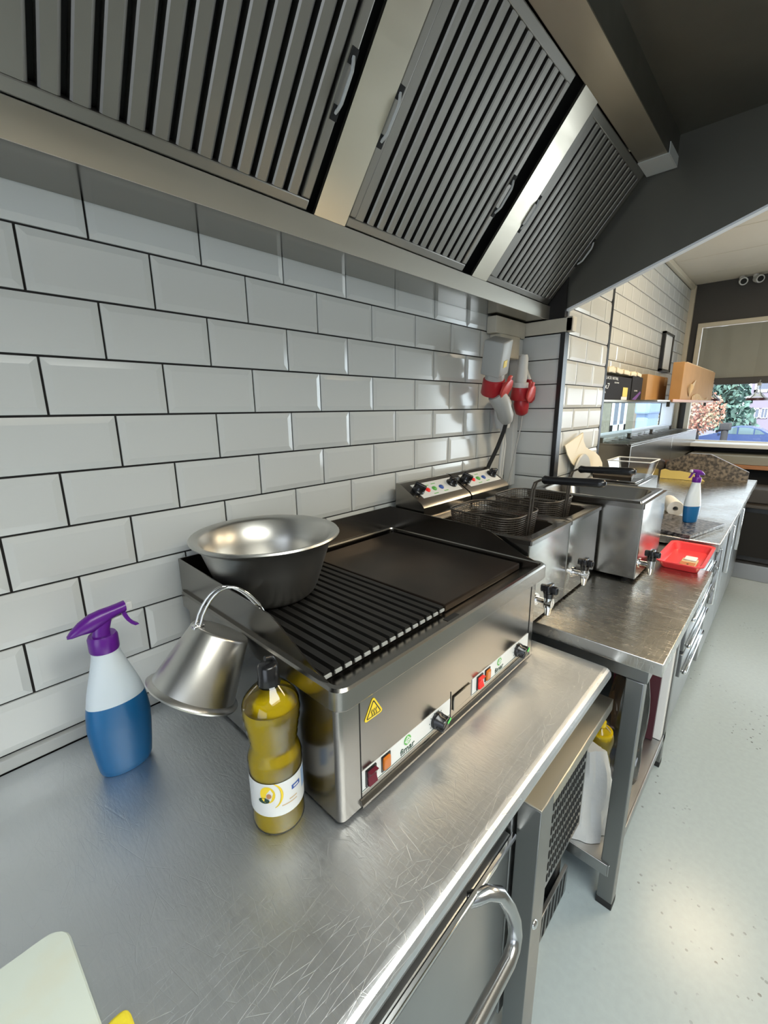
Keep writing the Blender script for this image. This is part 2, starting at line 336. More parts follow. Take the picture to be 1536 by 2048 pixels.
# left tiled wall with a serving window low down at its far end
HX0, HX1, HZ0, HZ1 = 2.99, 5.38, 1.225, 1.462
w = MB()
TH = 0.12
w.box(-2.5, HX0, 0.0, TH, 0, ZC); w.box(HX1, 5.45, 0.0, TH, 0, ZC); w.box(HX0, HX1, 0.0, TH, 0, HZ0); w.box(HX0, HX1, 0.0, TH, HZ1, ZC)
tiles(w, -2.5, 1.77, 0.813, ZC, 0.0)
tiles(w, 2.36, HX0, 0.813, 2.56, 0.0)
tiles(w, HX0, HX1, 0.813, HZ0, 0.0); tiles(w, HX0, HX1, HZ1, 2.56, 0.0); tiles(w, HX1, 5.41, 0.813, 2.56, 0.0)
struct(w.build('wall_left', [M['grout'], M['tile']], ang=3))
w = MB(); w.box(1.77, 2.36, -0.21, -0.0001, 0, ZC)
tiles(w, -0.209, -0.001, 0.813, 1.742, 1.77, ph=-0.2091, dirn='x', bond=False)
w2 = MB(); tiles(w2, 1.80, 2.34, 0.813, 2.56, -0.21, ph=1.845-PX)
w.add(w2.v, w2.f, 1)
struct(w.build('wall_pillar', [M['grout'], M['tile']], ang=3))
w = MB(); w.box(1.755, 1.80, -0.225, -0.205, 0.83, 1.80, 0.002); struct(w.build('trim_1', M['black']))
w = MB(); w.box(2.335, 2.368, -0.218, -0.19, 0.83, 2.60, 0.002); struct(w.build('trim_2', M['black']))
w = MB(); w.box(-2.5, 5.45, -3.4, 0.12, -0.06, 0.0); struct(w.build('floor', M['floor']))
w = MB(); w.box(-2.5, 5.6, -3.4, 0.12, ZC+0.002, ZC+0.08)
x = -2.5
while x < 5.45:     # long ceiling boards running across the room
    w.box(x+0.004, min(x+0.58, 5.45)-0.004, -3.39, -0.001, ZC-0.010, ZC, 0.003, 1); x += 0.58
struct(w.build('ceiling', M['ceil']))
w = MB(); w.box(-2.5, 5.45, -3.5, -3.4, 0, ZC); struct(w.build('wall_right', M['wallright']))
w = MB(); w.box(-2.6, -2.5, -3.4, 0.12, 0, 0.35); w.box(-2.6, -2.5, -3.4, 0.12, 2.35, ZC); w.box(-2.6, -2.5, -0.85, 0.12, 0.35, 2.35); w.box(-2.6, -2.5, -3.4, -2.95, 0.35, 2.35)
struct(w.build('wall_rear', M['darkpaint']))
w = MB()   # shop front: dark beam, dark reveals, low wall
w.box(5.45, 5.60, -3.4, 0.12, 2.235, ZC); w.box(5.45, 5.60, -0.10, 0.12, 0, 2.235); w.box(5.45, 5.60, -3.4, -3.3, 0, 2.235); w.box(5.45, 5.60, -1.72, -0.10, 0, 1.06)
struct(w.build('wall_front', M['darkpaint']))
w = MB(); w.box(5.40, 5.445, -0.045, -0.004, 0.9, 2.60, 0.003); struct(w.build('trim_3', M['cream']))
w = MB(); w.box(-2.5, 5.41, -0.035, -0.001, 2.565, 2.608, 0.004)
o = struct(w.build('trim_4', M['cream']))
w = MB()   # window frame of the shop front
w.box(5.40, 5.47, -3.2, -0.105, 2.195, 2.235, 0.004); w.box(5.40, 5.47, -0.145, -0.105, 1.06, 2.2, 0.004); w.box(5.40, 5.47, -1.72, -1.68, 1.06, 2.2, 0.004); w.box(5.40, 5.47, -1.72, -0.105, 1.045, 1.085, 0.004); w.box(5.40, 5.47, -3.25, -3.2, 0, 2.2, 0.004); w.box(5.40, 5.47, -1.78, -1.72, 0, 1.06, 0.004); w.box(5.40, 5.47, -3.2, -1.78, 0, 0.09, 0.004)
fr = struct(w.build('window_1', M['cream']))
w = MB(); w.quad((5.46, -0.12, 1.06), (5.46, -1.7, 1.06), (5.46, -1.7, 2.2), (5.46, -0.12, 2.2)); w.quad((5.46, -1.74, 0.08), (5.46, -3.2, 0.08), (5.46, -3.2, 2.2), (5.46, -1.74, 2.2)); w.build('pane', M['glass'], fr)
w = MB(); w.box(HX0, HX1, -0.006, 0.10, HZ0-0.012, HZ0+0.012); w.box(HX0-0.012, HX0+0.012, -0.006, 0.10, HZ0, HZ1); w.box(HX1-0.05, HX1, -0.006, 0.10, HZ0, HZ1)
fr = struct(w.build('window_2', M['pvc']))
w = MB(); w.quad((HX0, 0.06, HZ0), (HX1, 0.06, HZ0), (HX1, 0.06, HZ1), (HX0, 0.06, HZ1)); w.build('pane', M['glass'], fr)
w = MB(); w.box(5.10, 5.45, -1.72, -0.10, 1.04, 1.075, 0.005); struct(w.build('trim_5', M['paper']))
w = MB(); w.box(-1.2, 1.0, -0.016, -0.0005, 0.786, 0.812, 0.003)
struct(w.build('trim_6', M['greyp']))
# roller blind
t = thing('roller_blind', 'grey-green roller blind pulled down over the upper shop window', 'blind', (5.42, -1.7, 2.19))
n = 40; pts = []
for i in range(n+1):
    y = -0.15-i*(1.53)/n; pts.append((y, 5.425+0.006*math.sin(i*1.7)+0.004*math.sin(i*0.6)))
rings = [[(p[1]+0.004*math.sin(k*2+j*0.3), p[0], zz) for j, p in enumerate(pts)] for k, zz in enumerate([2.19, 2.0, 1.8, 1.70])]
MB().loft(rings, False, False, closed=False).build('blind_fabric', M['blind'], t)
MB().box(5.405, 5.44, -1.68, -0.15, 1.635, 1.70, 0.008).build('bottom_rail', M['darkpaint'], t, label='brown-grey bottom rail of the blind')
# ceiling lamps
for i, (cx, cy, s_) in enumerate(((2.3, -1.65, 0.3), (3.3, -1.0, 0.25), (0.05, -1.74, 0.8))):
    t = thing('ceiling_light', ['square ceiling light over the aisle', 'square ceiling light in front of the hood end', 'large cool ceiling light panel over the camera'][i], 'light', (cx, cy, ZC-0.01), 'ceiling lights')
    w = MB(); 
    for q in ((-s_-.03, s_+.03, -s_-.03, -s_), (-s_-.03, s_+.03, s_, s_+.03), (-s_-.03, -s_, -s_, s_), (s_, s_+.03, -s_, s_)): w.box(cx+q[0], cx+q[1], cy+q[2], cy+q[3], ZC-0.04, ZC-0.011)
    w.build('lamp_frame', M['white'], t)
    MB().box(cx-s_, cx+s_, cy-s_, cy+s_, ZC-0.022, ZC-0.012).build('diffuser', M['lamp'], t)

# ------------------------------------------------------------------ extractor hood
CO, SI = math.cos(math.radians(50)), math.sin(math.radians(50))
HE = 1.785     # inner face of the end panel
t = thing('extractor_hood', 'stainless steel extractor hood mounted on the tiled wall above the counter', 'hood', (0.6, -0.3, 1.8))
HL = -1.3
w = MB(); w.box(HL, HE, -0.1415, -0.009, 1.800, 1.845, mi=1); w.box(HL, HE, -0.1445, -0.1418, 1.7995, 1.853, mi=0)
w.build('grease_gutter', [M['litlip'], M['under']], t, label='bright steel gutter along the lower edge of the filters')
def sl(x, v, n=0): return Vector((x, -0.142-CO*v-SI*n, 1.856+SI*v-CO*n))    # slope frame
def slbox(w, x0, x1, v0, v1, n0, n1, mi=0):
    P = [sl(x, v, n) for n in (n0, n1) for v in (v0, v1) for x in (x0, x1)]
    w.add(P, [(0, 1, 3, 2), (4, 5, 7, 6), (0, 1, 5, 4), (2, 3, 7, 6), (0, 2, 6, 4), (1, 3, 7, 5)], mi); return w
VL = 0.497
for (a, b_) in ((0.513, 0.603), (1.153, 1.243), (-0.125, -0.04)):
    slbox(MB(), a, b_, 0, VL, -0.004, 0.004).build('divider_strip', M['hood'], t)
w = MB(); slbox(w, HL, HE, -0.01, VL+0.01, -0.05, -0.045); w.build('filter_backing', M['dark'], t)
slbox(MB(), 1.752, HE, 0, VL, -0.02, -0.012).build('end_strip', M['hoodroof'], t)
w = MB(); yt, zt = -0.142-CO*VL, 1.856+SI*VL
w.box(HL, HE, yt-0.085, yt, zt, zt+0.004); w.build('upper_band', M['hood'], t, label='bright flat band above the filters')
MB().box(HL, HE, yt-0.087, yt-0.083, zt, zt+0.10).build('upright_strip', M['hoodroof'], t)
MB().box(HL, HE+0.02, -1.25, yt-0.083, zt+0.095, zt+0.105).build('roof_panel', M['hoodroof'], t)
MB().box(HL, HE+0.02, -0.5, 0.0-0.008, zt+0.105, ZC-0.012).build('duct_box', M['hoodroof'], t)
MB().prism([(-0.009, 1.80), (-0.142, 1.812), (-0.28, 1.861), (-0.82, 2.052), (-1.25, 2.195), (-1.25, zt+0.1), (-0.009, zt+0.1)], HE, HE+0.006).build('end_panel', M['hoodroof'], t, label='dark end panel with a slanting lower edge')
w = MB(); w.prism([(-0.142, 1.812), (-0.28, 1.861), (-0.82, 2.052), (-1.25, 2.195), (-1.25, 2.187), (-0.82, 2.044), (-0.28, 1.853), (-0.142, 1.804)], HE, HE+0.03)
w.build('end_flange', M['pvc'], t, label='pale folded edge along the end panel')
MB().box(HL, HE+0.006, -1.256, -1.25, 2.19, zt+0.1).build('front_fascia', M['hood'], t)
MB().prism([(-0.009, 1.80), (-0.142, 1.80), (-1.25, 2.19), (-1.25, zt+0.1), (-0.009, zt+0.1)], HL-0.006, HL).build('end_panel', M['hoodroof'], t)
w = MB(); w.box(1.66, HE-0.004, yt-0.088, yt+0.002, zt-0.003, zt-0.0005); w.box(1.66, HE-0.004, yt-0.091, yt-0.0885, zt-0.003, zt+0.03)
w.build('tape_patch', M['greyp'], t, label='pale grey tape patch at the corner of the band')
# baffle filters: local x = along hood, y = up the slope, z = towards the cook
mt = Matrix(((1, 0, 0), (0, -CO, -SI), (0, SI, -CO)))
frot = mt.to_euler()
def baffle(x0, x1, label, lh, rh):
    t = thing('baffle_filter', label, 'filter', tuple(sl(x0, 0, 0)), 'baffle filters of the hood', rot=frot)
    Wd = x1-x0
    w = MB(); e = 0.022
    w.box(0, Wd, 0.0, e, -0.02, 0.002, 0.003); w.box(0, Wd, VL-e-0.004, VL-0.004, -0.02, 0.002, 0.003)
    w.box(0, e, e, VL-e, -0.02, 0.002, 0.003); w.box(Wd-e, Wd, e, VL-e, -0.02, 0.002, 0.003)
    w.build('filter_frame', M['baffle'], t, local=True)
    w = MB(); ns = 13; p = (Wd-2*e)/ns
    w.box(e, Wd-e, e, VL-e, -0.028, -0.024, mi=1)
    for i in range(ns+1):
        xa = e+i*p+(0.0055 if i > 0 else -0.002); xb = e+(i+1)*p-0.0050 if i < ns else Wd-e+0.002
        if i == ns: break
        c = (xa+xb)/2
        # folded baffle: flat face with turned-down sides, one side showing a brighter lip
        w.loft([[(xa, y, -0.020), (xa, y, -0.003), (xa+0.003, y, 0.0), (xb-0.005, y, 0.0), (xb-0.002, y, -0.002), (xb, y, -0.004), (xb, y, -0.020)] for y in (e-0.001, VL-e-0.003)], True, True)
    w.build('baffles', [M['baffle'], M['dark']], t, local=True)
    for on, hx, s_ in ((lh, 0.007, -1), (rh, Wd-0.008, 1)):
        if not on: continue
        h = MB(); y0, y1 = 0.185, 0.245
        h.box(hx-0.008, hx+0.008, y0-0.024, y0, 0.001, 0.004, 0.001, mi=1); h.box(hx-0.008, hx+0.008, y1, y1+0.024, 0.001, 0.004, 0.001, mi=1)
        h.tube([(hx, y0-0.012, 0.003), (hx, y0-0.004, 0.008), (hx, y0+0.006, 0.012), (hx, y1-0.006, 0.012), (hx, y1+0.004, 0.008), (hx, y1+0.012, 0.003)], 0.0035, 8)
        h.build('handle', [M['greyp'], M['dark']], t, local=True)
    return t
baffle(-0.035, 0.493, 'slotted baffle filter of the hood nearest the camera, above the bowl', True, True)
baffle(0.605, 1.098, 'middle slotted baffle filter of the hood, between two bright strips', True, True)
baffle(1.245, 1.748, 'far slotted baffle filter of the hood, next to the dark end panel', True, True)

# ------------------------------------------------------------------ worktop and refrigerated counter
ZW = 0.785
w = MB()
prof = [(-0.018, ZW), (-0.722, ZW)]
for i in range(9): a = PI/2+PI*i/8; prof.append((-0.722+0.018*math.cos(a), ZW-0.018+0.018*math.sin(a)))
prof += [(-0.70, ZW-0.042), (-0.70, ZW-0.052), (-0.018, ZW-0.052)]
w.prism(prof, -1.0, 0.94)
tag(w.build('steel_worktop', M['top']), 'scratched stainless steel worktop with rounded front edge, along the tiled wall under the griddle', 'worktop')
t = thing('refrigerated_counter', 'low stainless steel refrigerated counter with tubular door handle and slotted grille, under the worktop', 'fridge', (0, -0.35, 0))
ZB = ZW-0.053
w = MB(); w.box(-1.0, 0.53, -0.665, -0.02, 0.10, ZB, 0.003); w.box(0.53, 0.935, -0.655, -0.02, 0.275, ZB, 0.003); w.box(0.50, 0.575, -0.700, -0.666, 0.10, ZB, 0.003); w.build('body', M['front'], t)
d = MB().box(-0.22, 0.495, -0.700, -0.668, 0.13, 0.618, 0.003).build('door', M['front'], t)
ORG['door'] = ORG[t.name]
w = MB(); w.box(-0.22, 0.498, -0.712, -0.701, 0.615, 0.625, 0.003); w.build('door_lip', M['chrome'], d)
h = MB(); hp = [(0.345, -0.700, 0.608), (0.356, -0.711, 0.613), (0.370, -0.721, 0.618), (0.388, -0.735, 0.610), (0.402, -0.747, 0.578), (0.410, -0.755, 0.545), (0.408, -0.760, 0.518), (0.396, -0.763, 0.503), (0.375, -0.765, 0.498), (0.30, -0.765, 0.498), (0.10, -0.765, 0.498), (-0.12, -0.765, 0.498), (-0.145, -0.755, 0.498), (-0.15, -0.70, 0.498)]
h.tube(hp, 0.0125, 14)
h.build('door_handle', M['steeltube'], d, label='thick bent tubular handle')
MB().box(-0.98, 0.498, -0.694, -0.668, 0.632, ZB, 0.002).build('upper_fascia', M['front'], t)
MB().box(-0.98, -0.235, -0.700, -0.668, 0.13, 0.618, 0.003).build('door', M['front'], t)
w = MB(); w.box(0.505, 0.565, -0.752, -0.706, 0.005, 0.70, 0.0015); w.build('corner_post', M['shadesteel'], t, label='folded steel post with a domed bolt')
w = MB(); w.box(0.566, 0.94, -0.752, -0.735, 0.672, 0.70, 0.0015); w.box(0.505, 0.94, -0.752, -0.70, 0.7005, 0.704, 0.001); w.build('cover_lip', M['hood'], t)
w = MB(); w.lathe([(0.0, 0.006), (0.005, 0.0055), (0.009, 0.003), (0.010, 0)], mtx=frame((0.522, -0.752, 0.405), (1, 0, 0), (0, 0, 1)), seg=16); w.build('bolt', M['chrome'], t)
g = MB(); gx0, gx1, gz0, gz1 = 0.575, 0.935, 0.275, 0.690
g.box(gx0, gx1, -0.708, -0.700, gz0, gz1, 0.001)
for r in range(11):
    zz = gz0+0.020+r*0.0362
    for c in range(20):
        xx = 0.625+c*0.0152
        g.box(xx, xx+0.0065, -0.7095, -0.7075, zz, zz+0.0215, mi=1)
g.build('slotted_grille', [M['front'], M['dark']], t, label='panel with rows of narrow dark slots')
g = MB(); g.box(0.60, 0.94, -0.690, -0.680, 0.002, 0.10, 0.001)
for c in range(12):
    xx = 0.605+c*0.027; g.add([(xx, -0.6905, 0.010), (xx+0.016, -0.6905, 0.010), (xx+0.024, -0.6905, 0.092), (xx+0.008, -0.6905, 0.092)], [(0, 1, 2, 3)], 1)
g.build('plinth_grille', [M['front'], M['dark']], t, label='low plinth panel with slanting dark slots')
for xx in (-0.9, 0.6, 0.9):
    MB().box(xx-0.02, xx+0.02, -0.675, -0.635, 0.0, 0.277, 0.003).build('foot', M['rubber'], t)

# ------------------------------------------------------------------ griddle
GX0, GX1, GY0, GY1 = 0.184, 0.872, -0.557, -0.035
t = thing('electric_griddle', 'stainless steel electric griddle with half ribbed black plate, on the worktop', 'griddle', (0.53, -0.3, ZW))
w = MB()
r0 = rrect(GX0, GX1, GY0, GY1, 0.012, ZW+0.008); r1 = rrect(GX0, GX1, GY0, GY1, 0.012, 1.012); w.loft([r0, r1], True, True)
w.build('body', M['griddle'], t)
for xa, zb in ((0.229, 1.010), (0.4835, 0.875), (0.838, 1.010)): MB().box(xa, xa+0.0012, GY0-0.0010, GY0+0.001, 0.80, zb).build('panel_seam', M['dark'], t)
w = MB(); w.prism([(GY0-0.0005, 0.797), (GY0-0.007, 0.797), (GY0-0.007, 0.802), (GY0-0.003, 0.808), (GY0-0.0005, 0.810)], 0.226, 0.842); w.build('bottom_lip', M['griddle'], t)
for xx in (0.215, 0.84):
    for yy in (GY0+0.03, GY1-0.03): MB().cyl((xx, yy, ZW+0.0005), (xx, yy, ZW+0.01), 0.014).build('foot', M['rubber'], t)
# tray top with thick rolled rim
w = MB(); FX0, FX1, FY0, FY1, FT = 0.172, 0.888, -0.576, -0.030, 1.047
w.loft([rrect(FX0+.003, FX1-.003, FY0+.003, FY1, 0.022, 1.008), rrect(FX0, FX1, FY0, FY1, 0.022, 1.012), rrect(FX0, FX1, FY0, FY1, 0.022, FT-0.004), rrect(FX0+.003, FX1-.003, FY0+.003, FY1, 0.022, FT), rrect(FX0+0.010, FX1-0.010, FY0+0.010, FY1-.01, 0.018, FT), rrect(FX0+0.012, FX1-0.012, FY0+0.012, FY1-.012, 0.016, FT-0.004), rrect(FX0+0.014, FX1-0.014, FY0+0.016, FY1-.012, 0.014, 1.018)], False, True)
w.build('tray_rim', M['griddle'], t)
# splash guards left, back, right
gp = [(-0.556, FT-0.004), (-0.535, FT+0.003), (-0.512, FT+0.008), (-0.415, 1.100), (-0.39, 1.106), (-0.35, 1.108), (FY1, 1.118), (FY1, 1.02), (-0.556, 1.02)]
w = MB(); w.prism(gp, FX0+0.008, FX0+0.0105); w.prism(gp, FX1-0.0105, FX1-0.008); w.box(FX0+0.008, FX1-0.008, FY1-0.003, FY1, 1.02, 1.118)
w.build('splash_guard', M['griddle'], t)
# plates
w = MB(); PY0, PY1, PT = -0.508, -0.055, 1.036; XM = 0.525
w.box(0.195, XM, PY0+0.004, PY1, 1.019, PT-0.009)
nr = 15; p = (XM-0.198)/nr
for i in range(nr):
    xa = 0.198+i*p; w.prism([(xa+0.001, PT-0.010), (xa+0.0035, PT), (xa+p-0.0055, PT), (xa+p-0.003, PT-0.010)], PY0, PY1, 'y')
w.build('ribbed_plate', M['iron'], t, label='black ribbed half of the cooking plate')
w = MB()
for i in range(nr):
    xa = 0.198+i*p; w.box(xa+0.003, xa+p-0.005, PY0-0.003, PY0-0.0003, PT-0.010, PT-0.0045)
w.build('plate_edge', M['greyp'], t, label='pale worn front edge of the ribs')
MB().box(XM+0.001, 0.866, PY0, PY1, 1.019, PT, 0.003).build('smooth_plate', M['plate'], t, label='dark brown smooth half of the cooking plate')
MB().box(0.500, 0.540, -0.553, -0.522, 1.0182, 1.0188).build('drain_hole', M['dark'], t)
# control strips
yf = GY0-0.0005
def on_front(z, x, ang=0): return frame((x, yf-0.0012, z), (1, 0, 0), (0, 0, 1))
def ctrl(x0, x1, sw, ind, logo, knob, lit):
    w = MB(); w.box(x0, x1, yf-0.001, yf+0.001, 0.8215, 0.8615); s_ = w.build('control_strip', M['label'], t, label='white printed control strip')
    ORG[s_.name] = ORG[t.name]
    w = MB(); w.box(x0, x1, yf-0.0014, yf-0.001, 0.8235, 0.8250); w.build('green_line', M['dgreen'], s_)
    w = MB(); w.box(sw-0.0125, sw+0.0125, yf-0.004, yf, 0.827, 0.860, 0.001, mi=1)
    w.prism([(yf-0.004, 0.830), (yf-0.009, 0.831), (yf-0.005, 0.8445), (yf-0.012, 0.857), (yf-0.004, 0.857)], sw-0.0095, sw+0.0095, 'x'); w.build('rocker_switch', [M['lred'] if lit else M['dred'], M['black']], t)
    w = MB(); w.box(ind-0.0115, ind+0.0115, yf-0.003, yf, 0.829, 0.860, 0.001, mi=1); w.box(ind-0.009, ind+0.009, yf-0.007, yf, 0.832, 0.857, 0.003); w.build('pilot_light', [M['orange'], M['black']], t)
    w = MB(); w.lathe([(0.0095, 0), (0.0095, 0.0008), (0, 0.0008)], mtx=on_front(0.851, logo), seg=28); lg = w.build('round_logo', M['green'], s_); ORG[lg.name] = ORG[t.name]
    w = MB(); w.box(logo-0.008, logo+0.009, yf-0.0026, yf-0.002, 0.8495, 0.8510); w.box(logo-0.001, logo+0.0005, yf-0.0026, yf-0.002, 0.843, 0.8595); w.lathe([(0.0062, 0), (0.0062, 0.0004), (0.0045, 0.0004), (0.0045, 0)], mtx=on_front(0.851, logo) @ Matrix.Translation((0, 0, 0.0008)), seg=24); w.build('logo_mark', M['label'], lg)
    text('fimar', 0.0185, M['dgreen'], s_, frame((logo, yf-0.0015, 0.8335), (1, 0, 0), (0, 0, 1)), 'brand_lettering', sx=1.05)
    # fine knob scale
    for a in range(8):
        an = 0.6+a*0.62; cx, cz = knob+0.021*math.cos(an), 0.842+0.017*math.sin(an)
        MB().box(cx-0.0009, cx+0.0009, yf-0.0015, yf-0.001, cz-0.0009, cz+0.0009).build('scale_mark', M['dgreen'], s_)
    K = frame((knob, yf, 0.842), (1, 0, 0), (0, 0, 1))
    w = MB(); w.lathe([(0.017, 0.002), (0.0175, 0.006), (0.0165, 0.010), (0.0125, 0.013), (0.0115, 0.024), (0.0095, 0.0265), (0, 0.0265)], mtx=K, seg=28)
    w.box(-0.0055, 0.0055, -0.016, 0.016, 0.010, 0.027, 0.003, mtx=K @ Matrix.Rotation(-0.9, 4, 'Z')); kb = w.build('knob', M['black'], t); ORG[kb.name] = ORG[t.name]
    w = MB(); w.box(-0.0022, 0.0022, 0.004, 0.0165, 0.0268, 0.0285, 0.001, mtx=K @ Matrix.Rotation(-0.9, 4, 'Z')); w.build('pointer', M['glow'], kb, label='bright green pointer')
ctrl(0.2305, 0.480, 0.250, 0.287, 0.345, 0.432, False)
ctrl(0.565, 0.836, 0.594, 0.628, 0.683, 0.775, True)
w = MB(); w.box(0.492, 0.556, yf-0.003, yf, 0.826, 0.860, 0.002); w.build('blank_plate', M['griddle'], t)
# warning triangle
def rtri(s_, r):
    P = []; 
    for k in range(3):
        a = PI/2+k*2*PI/3; cx, cz = (s_-2*r)*math.cos(a), (s_-2*r)*math.sin(a)
        for j in range(5): b_ = a-PI/3+2*PI/3*j/4; P.append((cx+r*math.cos(b_), cz+r*math.sin(b_)))
    return P
w = MB()
for s_, r_, off, mi in ((0.0265, 0.004, 0.0006, 0), (0.0205, 0.0022, 0.0009, 1), (0.0165, 0.001, 0.0012, 0)):
    P = rtri(s_, r_); w.prism([(0.260+px, 0.962+pz) for px, pz in P], yf-off, yf, 'y', mi)
for k in (-0.005, 0, 0.005):
    w.tube([(0.260+k+0.0012*math.sin(j*1.6), yf-0.0016, 0.955+j*0.0022) for j in range(6)], 0.0007, 5, mi=1)
w.build('warning_sticker', [M['yellow'], M['black']], t, label='yellow triangular hot-surface sticker')

# ------------------------------------------------------------------ bowl
def lathe_thing(name, label, cat, prof, c, m, seg=56, group=None):
    w = MB(); w.lathe(prof, c, seg); return tag(w.build(name, m), label, cat, group)
BZ = 1.0365
lathe_thing('mixing_bowl', 'large deep stainless steel bowl with rolled rim, sitting on the ribbed griddle plate', 'bowl',
    [(0, 0), (0.078, 0), (0.090, 0.004), (0.099, 0.012), (0.106, 0.026), (0.124, 0.080), (0.139, 0.125), (0.146, 0.133), (0.156, 0.136), (0.1585, 0.140), (0.156, 0.1435), (0.148, 0.1425), (0.137, 0.135), (0.122, 0.084), (0.104, 0.029), (0.095, 0.014), (0.085, 0.007), (0.075, 0.003), (0, 0.003)], (0.314, -0.182, BZ), M['bowl'])
# ------------------------------------------------------------------ bucket hooked over the griddle side
bn = Vector((0.62, -0.03, 1.0)).normalized(); bc = Vector((0.072, -0.318, 0.977))
bu = bn.cross(Vector((0, 1, 0))).normalized(); bv = bn.cross(bu)
BM = Matrix((bu, bv, bn)).transposed().to_4x4(); BM.translation = bc
t = thing('steel_bucket', 'small flared stainless steel bucket hanging upside down by its wire handle from the griddle side', 'bucket', tuple(bc))
w = MB(); w.lathe([(0.071, 0.003), (0.0765, -0.002), (0.0775, 0.001), (0.0755, 0.004), (0.0695, 0.007), (0.0495, 0.106), (0.0475, 0.1095), (0.0455, 0.110), (0.041, 0.1085), (0.0, 0.108), (0, 0.105), (0.044, 0.1045), (0.046, 0.102), (0.066, 0.008), (0.071, 0.003)], mtx=BM, seg=56)
w.build('pail', M['bowl'], t)
hs_ = BM @ Vector((0.046, -0.004, 0.107)); he_ = Vector((0.178, -0.356, 1.114)); hp = []
for i in range(15):
    f_ = i/14; q = hs_.lerp(he_, f_); q.z += 0.058*math.sin(PI*min(1, f_*1.02))**0.75*(1-0.25*f_); hp.append(tuple(q))
w = MB(); w.tube(hp, 0.0024, 8); w.tube([(p[0]+0.004, p[1]-0.008, p[2]) for p in hp], 0.0024, 8); w.tube([hp[-1], (0.184, -0.358, 1.112), (0.190, -0.360, 1.098)], 0.0024, 8)
w.box(hs_.x-0.006, hs_.x+0.012, hs_.y-0.010, hs_.y+0.004, hs_.z-0.010, hs_.z+0.004, 0.002)
w.build('wire_handle', M['chrome'], t)

# ------------------------------------------------------------------ spray bottles
def spray(name, label, loc, rz, lvl=0.152):
    t = thing(name, label, 'spray bottle', loc, 'spray bottles of blue cleaner', rot=(0, 0, rz))
    prof = [(0.040, 0.0, .62), (0.044, 0.006, .62), (0.047, 0.03, .62), (0.051, 0.07, .60), (0.0525, 0.10, .60), (0.050, 0.13, .60), (0.043, 0.165, .62), (0.034, 0.195, .72), (0.027, 0.218, .85), (0.0225, 0.235, .95), (0.021, 0.252, 1)]
    def ring(r, z, k, n=40, sc=1.0): return [Vector((r*sc*math.cos(2*PI*j/n)+(0.004 if z < .15 else 0.004-0.004*(z-.15)/.1), r*sc*k*math.sin(2*PI*j/n), z)) for j in range(n)]
    def at(z):
        for (a, za, ka), (b_, zb, kb) in zip(prof, prof[1:]):
            if za <= z <= zb: f = (z-za)/(zb-za); return (a+(b_-a)*f, z, ka+(kb-ka)*f)
    zs = [p_[1] for p_ in prof]
    fine = sorted(set([round(i*0.009, 4) for i in range(28)]+[0.003]+[0.252]))
    lo = [at(z) for z in fine if z < lvl]+[at(lvl)]; up = [at(lvl)]+[at(z) for z in fine if z > lvl]
    MB().loft([ring(*q) for q in lo], True, True).build('blue_liquid', M['blue'], t, local=True, label='lower half of the bottle, filled with blue liquid')
    MB().loft([ring(*q) for q in up], True, True).build('bottle_body', M['milky'], t, local=True, label='milky empty upper half of the bottle')
    w = MB(); w.lathe([(0.0225, 0.243), (0.0235, 0.246), (0.0235, 0.268), (0.021, 0.273), (0, 0.273)], seg=32); w.build('collar', M['purple'], t, local=True)
    # trigger head: loft along +x
    hs = 0.82
    HM = Matrix.Translation((-0.002, 0, 0.271)) @ Matrix.Diagonal((hs, hs, hs, 1)) @ Matrix.Translation((0, 0, -0.280))
    secs = [(-0.058, 0.297, 0.004, 0.003), (-0.050, 0.301, 0.010, 0.008), (-0.035, 0.308, 0.014, 0.014), (-0.015, 0.313, 0.016, 0.020), (0.005, 0.318, 0.016, 0.019), (0.022, 0.324, 0.015, 0.014), (0.040, 0.328, 0.0145, 0.012), (0.052, 0.330, 0.014, 0.012)]
    w = MB(); rings = [[(x_, wy*math.cos(a), zc+hz*math.sin(a)) for a in [2*PI*j/20 for j in range(20)]] for (x_, zc, wy, hz) in secs]; w.loft(rings, True, True)
    w.loft([[(0.017*math.cos(a)+xo, 0.012*k*math.sin(a), z_) for a in [2*PI*j/20 for j in range(20)]] for (z_, k, xo) in ((0.278, 1.3, 0.0), (0.292, 1.0, 0.002), (0.312, 1.05, 0.008))], True, True)
    w.xf(HM).build('spray_head', M['purple'], t, local=True, ang=50)
    w = MB(); w.loft([[(x_-0.004, -0.006, z_), (x_+0.004, -0.006, z_+0.001), (x_+0.004, 0.006, z_+0.001), (x_-0.004, 0.006, z_)] for (x_, z_) in ((0.046, 0.322), (0.050, 0.308), (0.055, 0.296), (0.062, 0.286), (0.070, 0.279))], True, True); w.xf(HM).build('trigger', M['purple'], t, local=True)
    w = MB(); w.box(0.051, 0.066, -0.009, 0.009, 0.320, 0.339, 0.003); w.box(0.024, 0.04, -0.003, 0.003, 0.306, 0.311); w.xf(HM).build('nozzle', M['white'], t, local=True)
    return t
spray('spray_bottle', 'spray bottle of blue cleaner with purple trigger, on the worktop beside the bucket', (-0.008, -0.155, ZW+0.0005), 0.0, 0.143)

